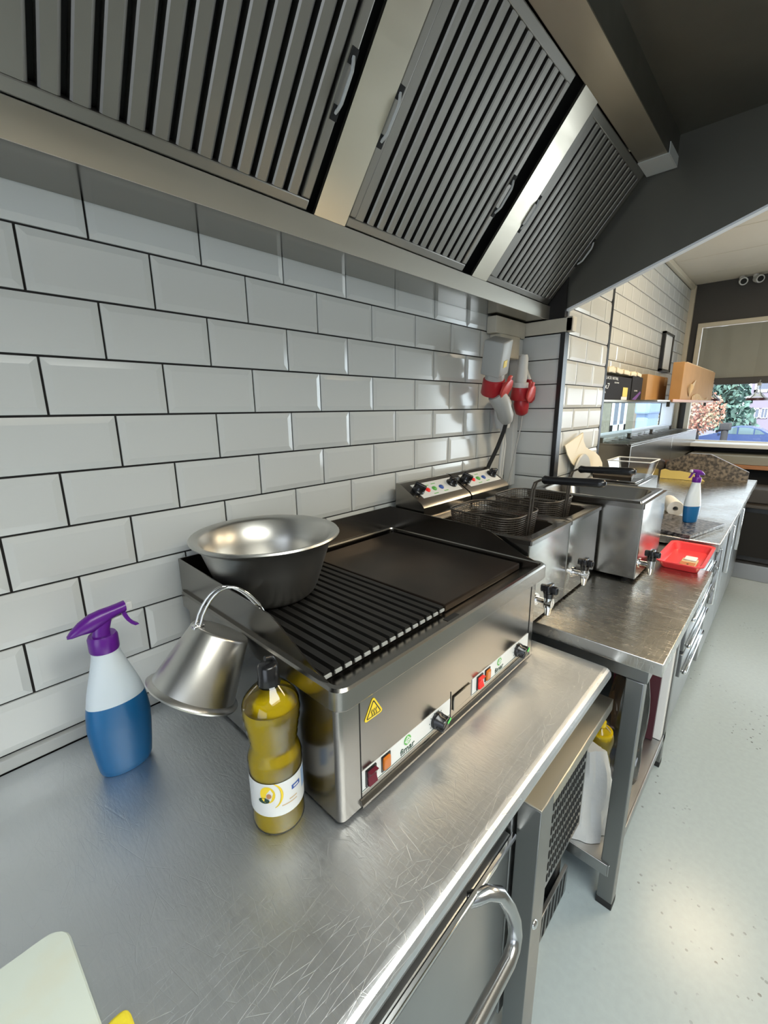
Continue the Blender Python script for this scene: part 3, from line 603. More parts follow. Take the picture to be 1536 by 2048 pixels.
# ------------------------------------------------------------------ oil bottles
def oilbottle(loc, label, cap, level, rz=0):
    t = thing('oil_bottle', label, 'bottle', loc, 'bottles of sunflower oil', rot=(0, 0, rz))
    P = [(0.034, 0.0), (0.040, 0.004), (0.042, 0.012), (0.041, 0.03), (0.0415, 0.034), (0.0415, 0.105), (0.0425, 0.110), (0.0415, 0.116), (0.0425, 0.122), (0.041, 0.130), (0.037, 0.142), (0.0355, 0.150), (0.038, 0.158), (0.0365, 0.163), (0.040, 0.172), (0.0385, 0.178), (0.043, 0.188), (0.0415, 0.194), (0.0445, 0.203), (0.043, 0.209), (0.0435, 0.216), (0.040, 0.226), (0.030, 0.238), (0.018, 0.249), (0.014, 0.254), (0.014, 0.262)]
    w = MB(); w.lathe(P, seg=40, c0=True); w.build('bottle_body', M['pet'], t, local=True, label='clear ribbed plastic bottle')
    L_ = [(r-0.0018, z+0.0015) for r, z in P if z+0.0015 < level]; 
    rl = L_[-1][0]; L_.append((rl, level))
    w = MB(); w.lathe(L_, seg=40, c0=True, c1=True); w.build('sunflower_oil', M['yoil'], t, local=True)
    # wrap label
    n = 40; rings = []
    for z in (0.042, 0.102): rings.append([Vector((0.0419*math.cos(a), 0.0419*math.sin(a), z)) for a in [2*PI*j/n for j in range(n)]])
    lb = MB().loft(rings, False, False).build('paper_label', M['label'], t, local=True, label='white label with a sunflower'); 
    def on(a, z, du, dz, m_, nm, shape='box', k=0):
        r = 0.0421+k*0.0002; w = MB()
        if shape == 'box':
            m_n = 6; w.loft([[Vector((r*math.cos(a+(j/m_n-.5)*du/r), r*math.sin(a+(j/m_n-.5)*du/r), z+zz)) for j in range(m_n+1)] for zz in (-dz/2, dz/2)], False, False, closed=False)
        else:
            pts = [(du/2*math.cos(b_), dz/2*math.sin(b_)) for b_ in [2*PI*j/20 for j in range(20)]]
            w.add([Vector((r*math.cos(a+p_[0]/r), r*math.sin(a+p_[0]/r), z+p_[1])) for p_ in pts], [tuple(range(20))])
        return w.build(nm, m_, lb, local=True)
    fa = -PI/2-0.95
    on(fa+0.05, 0.083, 0.024, 0.030, M['yellow'], 'sunflower_petals', 'e', 1); on(fa+0.10, 0.081, 0.008, 0.009, M['wood'], 'sunflower_heart', 'e', 2); on(fa-0.1, 0.072, 0.018, 0.010, M['dgreen'], 'sunflower_leaf', 'e', 2)
    arc = [Vector((0.0424*math.cos(fa+0.15+0.42*math.cos(b_)), 0.0424*math.sin(fa+0.15+0.42*math.cos(b_)), 0.081+0.023*math.sin(b_))) for b_ in [-1.2+j*0.17 for j in range(15)]]
    w.tube(arc, [0.0004+0.0016*math.sin(PI*j/14) for j in range(15)], 6); w.build('label_swoosh', M['yellow'], lb, local=True)
    on(fa+1.15, 0.084, 0.017, 0.008, M['bink'], 'label_logo', 'box', 1); on(fa+1.15, 0.084, 0.010, 0.003, M['label'], 'logo_mark', 'box', 2)
    on(fa+1.65, 0.082, 0.014, 0.034, M['lblue'], 'label_panel', 'box', 1)
    for k, (a_, z_, du) in enumerate(((1.0, 0.066, 0.014), (0.85, 0.060, 0.026))): on(fa+a_, z_, du, 0.0022, M['cardl'], 'label_print', 'box', 1)
    w = MB()
    if cap: w.lathe([(0.0165, 0.246), (0.0175, 0.250), (0.016, 0.254), (0.0165, 0.257), (0.0155, 0.260), (0.0155, 0.278), (0.012, 0.282), (0, 0.282)], seg=28); w.tube([(0.012, 0, 0.279), (0.008, 0, 0.288), (-0.004, 0, 0.291)], 0.004, 8)
    else: w.lathe([(0.0155, 0.250), (0.0155, 0.268), (0, 0.268)], seg=24)
    w.build('pouring_cap', M['black'] if cap else M['yellow'], t, local=True)
    return t
oilbottle((0.132, -0.462, ZW+0.0005), 'opened bottle of sunflower oil with black pourer cap, standing at the griddle corner', True, 0.214)

# ------------------------------------------------------------------ cutting board and sponge
w = MB(); w.loft([rrect(-0.55, -0.150, -0.80, -0.400, 0.022, z, 5) for z in (ZW+0.0005,)]+[rrect(-0.552, -0.148, -0.802, -0.398, 0.024, z, 5) for z in (ZW+0.002, ZW+0.012)]+[rrect(-0.55, -0.150, -0.80, -0.400, 0.022, ZW+0.0145, 5)], True, True)
rot = Matrix.Translation((-0.150, -0.400, 0)) @ Matrix.Rotation(math.radians(1.5), 4, 'Z') @ Matrix.Translation((0.150, 0.400, 0))
w.xf(rot); tag(w.build('cutting_board', M['board']), 'pale green-white plastic cutting board with rounded corner, at the near end of the worktop', 'cutting board')
w = MB(); w.box(-0.1455, -0.120, -0.620, -0.547, ZW+0.001, ZW+0.020, 0.009, 4)
tag(w.build('kitchen_sponge', M['sponge']), 'yellow sponge tip beside the cutting board at the bottom edge', 'sponge')

# ------------------------------------------------------------------ steel table
ZT = 0.83; TX0, TX1, TY0 = 0.967, 1.785, -0.843
t = thing('steel_table', 'open stainless steel table with square legs, carrying the fryers past the worktop', 'table', (1.37, -0.45, 0))
w = MB(); w.box(TX0, TX1, TY0, -0.03, ZT-0.036, ZT, 0.002); tt = w.build('tabletop', M['table'], t)
w = MB(); w.box(TX0+0.012, TX1-0.01, TY0+0.03, -0.05, ZT-0.075, ZT-0.037); w.build('under_rail', M['shadesteel'], t)
for xx, yy in ((TX0+0.008, -0.808), (1.665, -0.79), (TX0+0.008, -0.09), (1.665, -0.09)):
    lg = MB().box(xx, xx+0.04, yy, yy+0.042, 0.022, ZT-0.075, 0.002).build('leg', M['shadesteel'], t); ORG[lg.name] = ORG[t.name]
    MB().box(xx-0.0008, xx+0.0408, yy-0.0008, yy+0.0428, 0.0, 0.024, 0.002).build('foot_cap', M['rubber'], lg)
w = MB(); w.box(TX0+0.004, 1.71, -0.785, -0.06, 0.150, 0.154); w.box(TX0+0.004, 1.71, -0.790, -0.785, 0.115, 0.154, 0.001); w.box(TX0+0.002, TX0+0.006, -0.785, -0.06, 0.115, 0.154, 0.001)
w.build('undershelf', M['front'], t)

# ------------------------------------------------------------------ fryers
def fryer(x0, label, first):
    x1 = x0+0.282; y0, y1 = -0.520, -0.045; zb, zt_ = ZT+0.008, 1.092
    t = thing('countertop_fryer', label, 'fryer', (x0+0.14, -0.3, ZT), 'stainless countertop fryers')
    ix0, ix1, iy0, iy1 = x0+0.034, x1-0.030, -0.492, -0.190
    w = MB(); w.loft([rrect(x0+0.002, x1-0.002, y0, -0.166, 0.003, zb), rrect(x0+0.002, x1-0.002, y0, -0.166, 0.003, zt_-0.008)], True, False); w.box(x0+0.002, x1-0.002, -0.166, y1, zb, zt_-0.001, 0.001)
    w.build('body', M['fryer'], t)
    w = MB(); 
    R = [rrect(x0, x1, y0-0.006, -0.165, 0.004, zt_-0.012), rrect(x0, x1, y0-0.006, -0.165, 0.004, zt_), rrect(x0+0.006, x1-0.006, y0, -0.171, 0.008, zt_+0.002), rrect(ix0, ix1, iy0, iy1, 0.03, zt_-0.002), rrect(ix0+0.003, ix1-0.003, iy0+.003, iy1-.003, 0.03, zt_-0.006)]
    w.loft(R, False, False); w.build('tank_rim', M['griddle'], t)
    w = MB(); w.loft([rrect(ix0+0.003, ix1-0.003, iy0+.003, iy1-.003, 0.03, zt_-0.006), rrect(ix0+0.006, ix1-0.006, iy0+.006, iy1-.006, 0.028, zt_-0.15)], False, False); w.build('tank', M['tank'], t)
    MB().loft([rrect(ix0+0.006, ix1-0.006, iy0+.006, iy1-.006, 0.028, zt_-0.105), rrect(ix0+0.006, ix1-0.006, iy0+.006, iy1-.006, 0.028, zt_-0.103)], True, True).build('frying_oil', M['oil'], t)
    # control head with sloping panel
    hx0, hx1 = x0+0.002, x1-0.004
    w = MB(); w.prism([(-0.165, zt_), (-0.165, 1.128), (-0.155, 1.140), (-0.062, 1.196), (-0.045, 1.196), (-0.045, zt_)], hx0, hx1); hd = w.build('control_head', M['griddle'], t); ORG[hd.name] = ORG[t.name]
    u = Vector((1, 0, 0)); v = Vector((0, 0.093, 0.056)).normalized()
    K = frame((x0+0.145, -0.1085, 1.168), u, v)
    w = MB(); w.box(-0.108, 0.118, -0.033, 0.036, 0.0005, 0.0015, mtx=K); lp = w.build('control_plate', M['label'], hd, label='white control plate')
    for kx, nm in ((-0.100, 0), (0.092, 1)):
        w = MB(); w.lathe([(0.021, 0.001), (0.021, 0.006), (0.016, 0.010), (0.014, 0.024), (0, 0.025)], mtx=K @ Matrix.Translation((kx, 0.004, 0)), seg=24); w.box(-0.006, 0.006, -0.020, 0.020, 0.010, 0.030, 0.003, mtx=K @ Matrix.Translation((kx, 0.004, 0)) @ Matrix.Rotation(0.5+nm, 4, 'Z'))
        w.build('knob', M['black'], hd)
    for kx, mm in ((-0.055, M['lred']), (-0.018, M['green']), (0.022, M['bink'])):
        w = MB(); w.lathe([(0.010, 0.001), (0.010, 0.004), (0.007, 0.007), (0, 0.008)], mtx=K @ Matrix.Translation((kx, -0.002, 0)), seg=20); w.build('pilot_light', mm, hd)
    for kx, kz in ((-0.04, 0.020), (0.0, 0.022), (0.03, -0.022), (-0.03, -0.024)):
        w = MB(); w.box(kx-0.012, kx+0.012, kz-0.0015, kz+0.0015, 0.0015, 0.002, mtx=K); w.build('printed_mark', M['green'], hd)
    # drain tap
    tx = x0+0.068; tz = 0.905
    tp = MB(); tp.cyl((tx, y0, tz), (tx, y0-0.030, tz), 0.009); tp.cyl((tx, y0, tz), (tx, y0-0.004, tz), 0.017); tp.cyl((tx, y0-0.036, tz+0.016), (tx, y0-0.036, tz-0.012), 0.0125); tp.cyl((tx, y0-0.036, tz-0.012), (tx, y0-0.036, tz-0.036), 0.0115, 0.0065); tp.cyl((tx, y0-0.030, tz), (tx, y0-0.048, tz), 0.0135)
    tp = tp.build('drain_tap', M['chrome'], t); ORG[tp.name] = ORG[t.name]
    w = MB(); w.cyl((tx, y0-0.036, tz+0.016), (tx, y0-0.036, tz+0.030), 0.013, 0.015); w.box(tx-0.007, tx+0.007, y0-0.062, y0-0.012, tz+0.028, tz+0.052, 0.006, 3); w.box(tx-0.018, tx+0.018, y0-0.045, y0-0.028, tz+0.030, tz+0.056, 0.006, 3)
    w.build('tap_lever', M['black'], tp)
    for xx in (x0+0.1, x1-0.03):
        for yy in (y0+0.04, y1-0.04): MB().cyl((xx, yy, ZT+0.0003), (xx, yy, zb+0.001), 0.014).build('foot', M['rubber'], t)
    return t
fryer(0.890, 'near stainless countertop fryer, right behind the griddle', True)
fryer(1.174, 'second stainless countertop fryer, between the near fryer and the tall steel boiler', False)
def basket(x0, x1, label, tilt=0.0):
    y0, y1 = -0.448, -0.215; zt_, zb = 1.128, 1.010; cx = (x0+x1)/2
    t = thing('fryer_basket', label, 'basket', (cx, (y0+y1)/2, zb), 'wire fryer baskets')
    w = MB()
    def loop(z, sh): return rrect(x0+sh, x1-sh, y0+sh, y1-sh, 0.055-sh*0.5, z, 8)
    nl = 17
    for i in range(nl+1):
        z = zb+(zt_-zb)*i/nl; w.tube(loop(z, 0.012*(1-i/nl)), 0.0014 if i < nl else 0.003, 5 if i < nl else 8, closed=True)
    top, bot = loop(zt_, 0), loop(zb, 0.012); n = len(top)
    def lerp_loop(L_, s_):
        tot = [0]; 
        for i in range(n): tot.append(tot[-1]+(L_[(i+1) % n]-L_[i]).length)
        d_ = s_*tot[-1]
        for i in range(n):
            if tot[i+1] >= d_: return L_[i].lerp(L_[(i+1) % n], (d_-tot[i])/max(1e-9, tot[i+1]-tot[i]))
        return L_[0]
    for i in range(84):
        a, b_ = lerp_loop(top, i/84), lerp_loop(bot, i/84); w.tube([a, b_], 0.0011, 4, caps=False)
    for i in range(1, 18):
        xx = x0+0.012+(x1-x0-0.024)*i/18; w.tube([(xx, y0+0.02, zb), (xx, y1-0.02, zb)], 0.0009, 4, caps=False)
    for i in range(1, 20):
        yy = y0+0.012+(y1-y0-0.024)*i/20; w.tube([(x0+0.02, yy, zb), (x1-0.02, yy, zb)], 0.0009, 4, caps=False)
    w.build('wire_mesh', M['wire'], t)
    w = MB()
    for s_ in (-0.009, 0.009):
        w.tube([(cx+s_, y0+0.004, zb+0.004), (cx+s_, y0-0.004, zt_), (cx+s_, y0-0.008, 1.205), (cx+s_, y0-0.014, 1.226), (cx+s_*0.8, y0-0.030, 1.235), (cx+s_*0.6, y0-0.055, 1.236)], 0.003, 8)
    w.build('handle_wire', M['wire'], t)
    w = MB(); w.tube([(cx, y0-0.034, 1.2355), (cx, y0-0.040, 1.236), (cx, y0-0.055, 1.2365), (cx, y0-0.12, 1.239), (cx, y0-0.185, 1.242), (cx, y0-0.198, 1.2425), (cx, y0-0.203, 1.2425)], [0.008, 0.0125, 0.0105, 0.0115, 0.012, 0.0095, 0.004], 18)
    w.build('handle_grip', M['black'], t, label='black tubular grip')
basket(0.930, 1.136, 'near wire fryer basket with black grip, in the near fryer')
basket(1.214, 1.420, 'far wire fryer basket with black grip, in the second fryer')

# ------------------------------------------------------------------ tall boiler / bain marie
UX0, UX1, UY0, UY1, UZ1 = 1.475, 1.822, -0.655, -0.235, 1.113
t = thing('pasta_boiler', 'tall plain stainless steel boiler with open basin and drain tap, beyond the two fryers', 'boiler', ((UX0+UX1)/2, -0.44, ZT))
w = MB(); w.loft([rrect(UX0+0.003, UX1-0.003, UY0+0.003, UY1-0.003, 0.003, ZT+0.012), rrect(UX0+0.003, UX1-0.003, UY0+0.003, UY1-0.003, 0.003, UZ1-0.018)], True, False); w.build('body', M['fryer'], t)
w = MB(); w.loft([rrect(UX0, UX1, UY0, UY1, 0.006, UZ1-0.018), rrect(UX0, UX1, UY0, UY1, 0.006, UZ1), rrect(UX0+0.012, UX1-0.012, UY0+.012, UY1-.012, 0.006, UZ1), rrect(UX0+0.014, UX1-0.014, UY0+.014, UY1-.014, 0.006, UZ1+0.006), rrect(UX0+0.024, UX1-0.024, UY0+.024, UY1-.024, 0.01, UZ1+0.006), rrect(UX0+0.036, UX1-0.036, UY0+.036, UY1-.036, 0.06, UZ1+0.002), rrect(UX0+0.05, UX1-0.05, UY0+.05, UY1-.05, 0.06, UZ1-0.055), rrect(UX0+0.06, UX1-0.06, UY0+.06, UY1-.06, 0.06, UZ1-0.06)], False, True)
w.build('basin', M['griddle'], t)
tx, tz, y0 = UX0+0.045, 0.893, UY0+0.003
tp = MB(); tp.cyl((tx, y0, tz), (tx, y0-0.030, tz), 0.009); tp.cyl((tx, y0, tz), (tx, y0-0.004, tz), 0.017); tp.cyl((tx, y0-0.036, tz+0.016), (tx, y0-0.036, tz-0.012), 0.0125); tp.cyl((tx, y0-0.036, tz-0.012), (tx, y0-0.036, tz-0.036), 0.0115, 0.0065)
tp = tp.build('drain_tap', M['chrome'], t); ORG[tp.name] = ORG[t.name]
w = MB(); w.cyl((tx, y0-0.036, tz+0.016), (tx, y0-0.036, tz+0.030), 0.013, 0.015); w.box(tx-0.007, tx+0.007, y0-0.062, y0-0.012, tz+0.028, tz+0.052, 0.006, 3); w.box(tx-0.018, tx+0.018, y0-0.045, y0-0.028, tz+0.030, tz+0.056, 0.006, 3)
w.build('tap_lever', M['black'], tp)
for xx in (UX0+0.04, UX1-0.06):
    for yy in (UY0+0.04, UY1-0.04): MB().cyl((xx, yy, ZT+0.0003), (xx, yy, ZT+0.013), 0.014).build('foot', M['rubber'], t)

# ------------------------------------------------------------------ power sockets, trunking, cables
w = MB(); w.box(1.752, 1.7625, -0.252, -0.001, 1.742, 1.797, 0.003); w.box(1.752, 1.80, -0.252, -0.2255, 1.742, 1.80, 0.003)
tag(w.build('cable_trunking', M['creamp']), 'white cable trunking across the top of the tiled pillar side, under the hood', 'trunking')
t = thing('junction_box', 'cream square junction box with a trunking stub in the wall corner above the red sockets', 'junction box', (1.60, -0.03, 1.64))
w = MB(); w.box(1.515, 1.690, -0.058, -0.0085, 1.640, 1.730, 0.004); w.build('box_body', M['creamp'], t)
MB().box(1.490, 1.745, -0.052, -0.0085, 1.7305, 1.795, 0.003).build('trunking_stub', M['creamp'], t)
w = MB(); w.cyl((1.55, -0.03, 1.641), (1.55, -0.05, 1.605), 0.014); w.build('gland', M['greyp'], t)
w = MB(); w.box(1.700, 1.745, -0.045, -0.0085, 1.08, 1.728, 0.003); tag(w.build('vertical_trunking', M['white']), 'narrow white vertical trunking in the wall corner behind the cables', 'trunking')
def ceesocket(name, label, c, tiltx, tilty, s_=1.0, lidang=0.2, big=True):
    B = Matrix.Translation(c) @ Matrix.Rotation(tilty, 4, 'Y') @ Matrix.Rotation(tiltx, 4, 'X') @ Matrix.Scale(s_, 4)
    t = thing(name, label, 'socket', tuple(c), 'red industrial power sockets')
    w = MB()
    if big: w.box(-0.038, 0.040, -0.035, 0.045, 0.03, 0.160, 0.006, mtx=B)
    else: w.lathe([(0.024, 0.03), (0.026, 0.06), (0.022, 0.15), (0.016, 0.165), (0, 0.165)], seg=20, mtx=B)
    w.lathe([(0.0, 0.035), (0.036, 0.035), (0.036, 0.0), (0.030, 0.0)], seg=28, mtx=B); w.build('housing', M['greyp'] if big else M['white'], t)
    w = MB(); w.lathe([(0.036, 0.012), (0.042, 0.010), (0.045, -0.045), (0.041, -0.050), (0.034, -0.048), (0.032, 0.0)], seg=28, mtx=B); w.box(-0.012, 0.012, -0.055, -0.040, -0.03, 0.008, 0.003, mtx=B); w.build('red_collar', M['red'], t)
    Lm = B @ Matrix.Translation((0.0, -0.055, -0.015)) @ Matrix.Rotation(lidang, 4, 'X')
    w = MB(); w.lathe([(0.0, -0.010), (0.020, -0.009), (0.036, -0.004), (0.040, 0.006), (0.036, 0.008), (0, 0.008)], seg=28, mtx=Lm @ Matrix.Rotation(PI/2, 4, 'X')); w.box(-0.010, 0.010, -0.006, 0.006, 0.034, 0.055, 0.003, mtx=Lm); w.build('flap_lid', M['redlid'], t, label='brighter red round flap lid')
    w = MB(); w.box(-0.012, 0.012, -0.0368, -0.0352, 0.065, 0.09, mtx=B); 
    if big: w.build('rating_sticker', M['yellow'], t)
    return t
ceesocket('power_socket', 'left red industrial socket with pale grey slanted housing, feeding the black cable', Vector((1.415, -0.095, 1.535)), 0.28, -0.30, 1.0)
ceesocket('power_socket', 'right red industrial socket with open flap lid hanging from the white coupler in the corner', Vector((1.635, -0.10, 1.510)), 0.10, -0.10, 0.86, 0.15, False)
# plugs
t = thing('power_plug', 'pale grey plug pushed into the left red socket, with a thick black cable', 'plug', (1.425, -0.11, 1.44))
w = MB(); w.tube([(1.417, -0.108, 1.487), (1.44, -0.118, 1.455), (1.46, -0.12, 1.43), (1.48, -0.118, 1.405), (1.50, -0.115, 1.385)], [0.034, 0.036, 0.031, 0.033, 0.024], 22); w.build('plug_body', M['greyp'], t)
w = MB(); w.tube([(1.500, -0.115, 1.385), (1.508, -0.10, 1.34), (1.505, -0.075, 1.27), (1.490, -0.05, 1.20), (1.475, -0.035, 1.14), (1.47, -0.025, 1.06), (1.47, -0.018, 0.95)], 0.0085, 12); w.build('cable', M['rubber'], t, label='thick black rubber cable')
t = thing('power_plug', 'large whitish cylindrical plug left of the red plug, with white cables', 'plug', (1.53, -0.10, 1.40))
w = MB(); w.tube([(1.553, -0.062, 1.480), (1.557, -0.062, 1.455), (1.560, -0.062, 1.43), (1.563, -0.062, 1.405), (1.566, -0.062, 1.375), (1.568, -0.062, 1.352)], [0.026, 0.037, 0.034, 0.038, 0.034, 0.028], 22); w.build('plug_body', M['white'], t)
w = MB(); w.tube([(1.562, -0.062, 1.353), (1.575, -0.06, 1.28), (1.58, -0.05, 1.15), (1.575, -0.035, 1.0), (1.57, -0.025, 0.92)], 0.0075, 12); w.tube([(1.572, -0.062, 1.353), (1.598, -0.06, 1.28), (1.605, -0.05, 1.15), (1.60, -0.035, 1.0), (1.60, -0.025, 0.92)], 0.0065, 12); w.build('cable', M['white'], t)
t = thing('power_plug', 'dark red rounded plug under the right red socket, with a thin grey cable', 'plug', (1.66, -0.10, 1.44))
w = MB(); w.tube([(1.645, -0.10, 1.478), (1.65, -0.10, 1.455), (1.655, -0.10, 1.435), (1.662, -0.10, 1.412), (1.664, -0.10, 1.402)], [0.026, 0.033, 0.031, 0.025, 0.010], 22); w.build('plug_body', M['red'], t)
w = MB(); w.tube([(1.664, -0.10, 1.405), (1.668, -0.095, 1.35), (1.662, -0.085, 1.28), (1.65, -0.075, 1.18), (1.640, -0.06, 1.08), (1.638, -0.04, 0.98), (1.638, -0.03, 0.9)], 0.0035, 8); w.build('cable', M['greyp'], t)
t = thing('power_plug', 'dark red capped outlet at the far right of the socket cluster', 'plug', (1.72, -0.10, 1.5))
w = MB(); w.tube([(1.725, -0.098, 1.455), (1.725, -0.098, 1.47), (1.722, -0.098, 1.50), (1.718, -0.098, 1.53), (1.716, -0.098, 1.552)], [0.014, 0.026, 0.029, 0.024, 0.012], 20); w.box(1.70, 1.735, -0.105, -0.09, 1.548, 1.556, 0.003); w.build('cap', M['red'], t)
w = MB(); w.tube([(1.700, -0.06, 1.66), (1.705, -0.08, 1.60), (1.715, -0.097, 1.553)], 0.012, 10); w.build('stem', M['white'], t)

# ------------------------------------------------------------------ drawer unit, red tray, far counter
t = thing('drawer_unit', 'stainless drawer unit with long horizontal handles, next past the steel table', 'drawers', (2.08, -0.45, 0))
MB().box(1.80, 2.37, -0.775, -0.215, 0.08, 0.828, 0.003).build('body', M['front'], t)
for i, (za, zb) in enumerate(((0.70, 0.81), (0.58, 0.685), (0.46, 0.565), (0.34, 0.445))):
    dr = MB().box(1.815, 2.355, -0.792, -0.776, za, zb, 0.003).build('drawer', M['front'], t); ORG[dr.name] = ORG[t.name]
    MB().box(1.83, 2.30, -0.812, -0.792, za+0.012, za+0.030, 0.006, 3).build('pull_handle', M['chrome'], dr)
for xx in (1.82, 2.32): MB().box(xx, xx+0.03, -0.76, -0.73, 0.0, 0.08, 0.003).build('foot', M['rubber'], t)
t = thing('red_tray', 'red plastic tray with raised rim, lying past the tall boiler', 'tray', (1.86, -0.745, ZT))
tr = [(0.0, 0.010, 0.002), (0.0, 0.004, 0.0025)]
w = MB(); X0, X1, Y0, Y1 = 1.69, 2.03, -0.822, -0.664
w.loft([rrect(X0+.03, X1-.03, Y0+.02, Y1-.02, 0.02, ZT+0.001), rrect(X0+.012, X1-.012, Y0+.010, Y1-.010, 0.025, ZT+0.026), rrect(X0, X1, Y0, Y1, 0.03, ZT+0.030), rrect(X0, X1, Y0, Y1, 0.03, ZT+0.034), rrect(X0+.014, X1-.014, Y0+.012, Y1-.012, 0.024, ZT+0.031), rrect(X0+.032, X1-.032, Y0+.022, Y1-.022, 0.02, ZT+0.006)], True, True)
w.build('tray_shell', M['redtray'], t)
t = thing('food_carton', 'small flat orange and white packet lying in the red tray', 'packet', (1.78, -0.75, ZT+0.007))
MB().box(1.735, 1.835, -0.790, -0.738, ZT+0.008, ZT+0.020, 0.003).build('packet_body', M['cardl'], t); MB().box(1.737, 1.780, -0.788, -0.740, ZT+0.0202, ZT+0.0208).build('orange_panel', M['orange'], t)
MB().box(1.748, 1.758, -0.768, -0.762, ZT+0.021, ZT+0.0215).build('printed_mark', M['dark'], t); MB().box(1.80, 1.85, -0.785, -0.745, ZT+0.0202, ZT+0.026, 0.003).build('flap', M['paper'], t)
ZF = 0.872
w = MB(); w.box(2.05, 4.20, -0.830, -0.008, ZF-0.035, ZF, 0.003); tag(w.build('far_worktop', M['table']), 'long shiny steel worktop beyond the red tray, running to the shop window', 'worktop')
t = thing('base_cabinet', 'dark stainless base cabinet with vertical door edges under the far worktop', 'cabinet', (3.3, -0.4, 0))
MB().box(2.40, 4.18, -0.77, -0.02, 0.10, ZF-0.036, 0.003).build('body', M['front'], t)
for i in range(3):
    xa = 2.42+i*0.585; dr = MB().box(xa, xa+0.57, -0.792, -0.771, 0.13, 0.80, 0.004).build('door', M['front'], t); ORG[dr.name] = ORG[t.name]
    MB().box(xa+0.02, xa+0.036, -0.815, -0.792, 0.45, 0.75, 0.005).build('door_handle', M['chrome'], dr)
MB().box(2.42, 4.16, -0.74, -0.05, 0.0, 0.10).build('plinth', M['dark'], t)
# things on the far worktop
spray('spray_bottle', 'far spray bottle of blue cleaner, on the speckled slab behind the red tray', (2.33, -0.68, ZF+0.0165), 2.5, 0.10).scale = (0.8, 0.8, 0.8)
w = MB(); w.box(2.08, 2.43, -0.77, -0.51, ZF+0.0005, ZF+0.016, 0.002, rot=Matrix.Rotation(-0.25, 3, 'Z')); tag(w.build('stone_slab', M['granited']), 'dark speckled stone slab lying on the far worktop under the spray bottle', 'slab')
def crumple(x0, x1, y0, y1, z0, z1, seed, n=14, amp=0.018):
    rnd = random.Random(seed); bm = bmesh.new(); bmesh.ops.create_icosphere(bm, subdivisions=4, radius=1)
    ph = [(rnd.uniform(3, 9), rnd.uniform(0, 6), Vector((rnd.uniform(-1, 1), rnd.uniform(-1, 1), rnd.uniform(-1, 1))).normalized()) for _ in range(n)]
    c = Vector(((x0+x1)/2, (y0+y1)/2, (z0+z1)/2)); s_ = Vector(((x1-x0)/2, (y1-y0)/2, (z1-z0)/2))
    for v in bm.verts:
        d = v.co.copy(); k = 1+sum(abs(math.sin(f_*d.dot(a)+p_)) for f_, p_, a in ph)/n*0.5-0.3
        q = Vector((math.copysign(abs(d.x)**0.6, d.x), math.copysign(abs(d.y)**0.6, d.y), math.copysign(abs(d.z)**0.7, d.z)))*k
        v.co = Vector((c.x+max(-1, min(1, q.x))*s_.x, c.y+max(-1, min(1, q.y))*s_.y, c.z+max(-1, min(1, q.z))*s_.z))
    w = MB(); w.addbm(bm); return w
tag(crumple(1.93, 2.20, -0.60, -0.50, ZF+0.001, ZF+0.13, 3).build('clear_bag', M['film']), 'crumpled clear plastic bag beside the far spray bottle', 'bag')
t = thing('paper_roll', 'white paper roll lying behind the far spray bottle', 'roll', (2.56, -0.56, ZF+0.001))
w = MB(); w.lathe([(0.012, -0.09), (0.038, -0.09), (0.040, -0.086), (0.040, 0.086), (0.038, 0.09), (0.012, 0.09), (0.012, -0.09)], seg=28, mtx=frame((2.56, -0.56, ZF+0.0415), (0, 0, 1), (0.35, -0.94, 0))); w.build('roll_body', M['paper'], t)
# counter-top steel box with acrylic scoop bin
t = thing('steel_warmer', 'low stainless steel warmer box behind the tall boiler on the far worktop', 'warmer', (2.2, -0.37, ZF))
MB().box(2.06, 2.44, -0.50, -0.262, ZF+0.001, 1.085, 0.004).build('body', M['fryer'], t)
MB().box(2.08, 2.42, -0.48, -0.268, 1.0855, 1.092, 0.003).build('lid', M['griddle'], t)
t = thing('acrylic_bin', 'clear acrylic bin standing on the steel warmer box', 'bin', (2.25, -0.42, 1.093))
w = MB(); w.loft([rrect(2.20, 2.36, -0.49, -0.34, 0.006, 1.093), rrect(2.18, 2.38, -0.51, -0.32, 0.006, 1.175)], True, False); w.build('bin_shell', M['film'], t)
w = MB(); w.tube(rrect(2.18, 2.38, -0.51, -0.32, 0.006, 1.175), 0.003, 6, closed=True); w.build('bin_rim', M['paper'], t)
t = thing('slotted_grate', 'black slotted metal grate leaning beside the acrylic bin', 'grate', (2.10, -0.32, 1.093))
w = MB(); K = Matrix.Translation((2.12, -0.375, 1.128)) @ Matrix.Rotation(-0.35, 4, 'Y')
w.box(-0.045, 0.045, -0.085, -0.078, -0.02, 0.0, mtx=K); w.box(-0.045, 0.045, 0.078, 0.085, -0.02, 0, mtx=K); w.box(-0.045, -0.038, -0.085, 0.085, -0.02, 0, mtx=K); w.box(0.038, 0.045, -0.085, 0.085, -0.02, 0, mtx=K)
for i in range(5): w.box(-0.036+i*0.016, -0.028+i*0.016, -0.08, 0.08, -0.006, 0, mtx=K)
w.build('grate_bars', M['wire'], t)
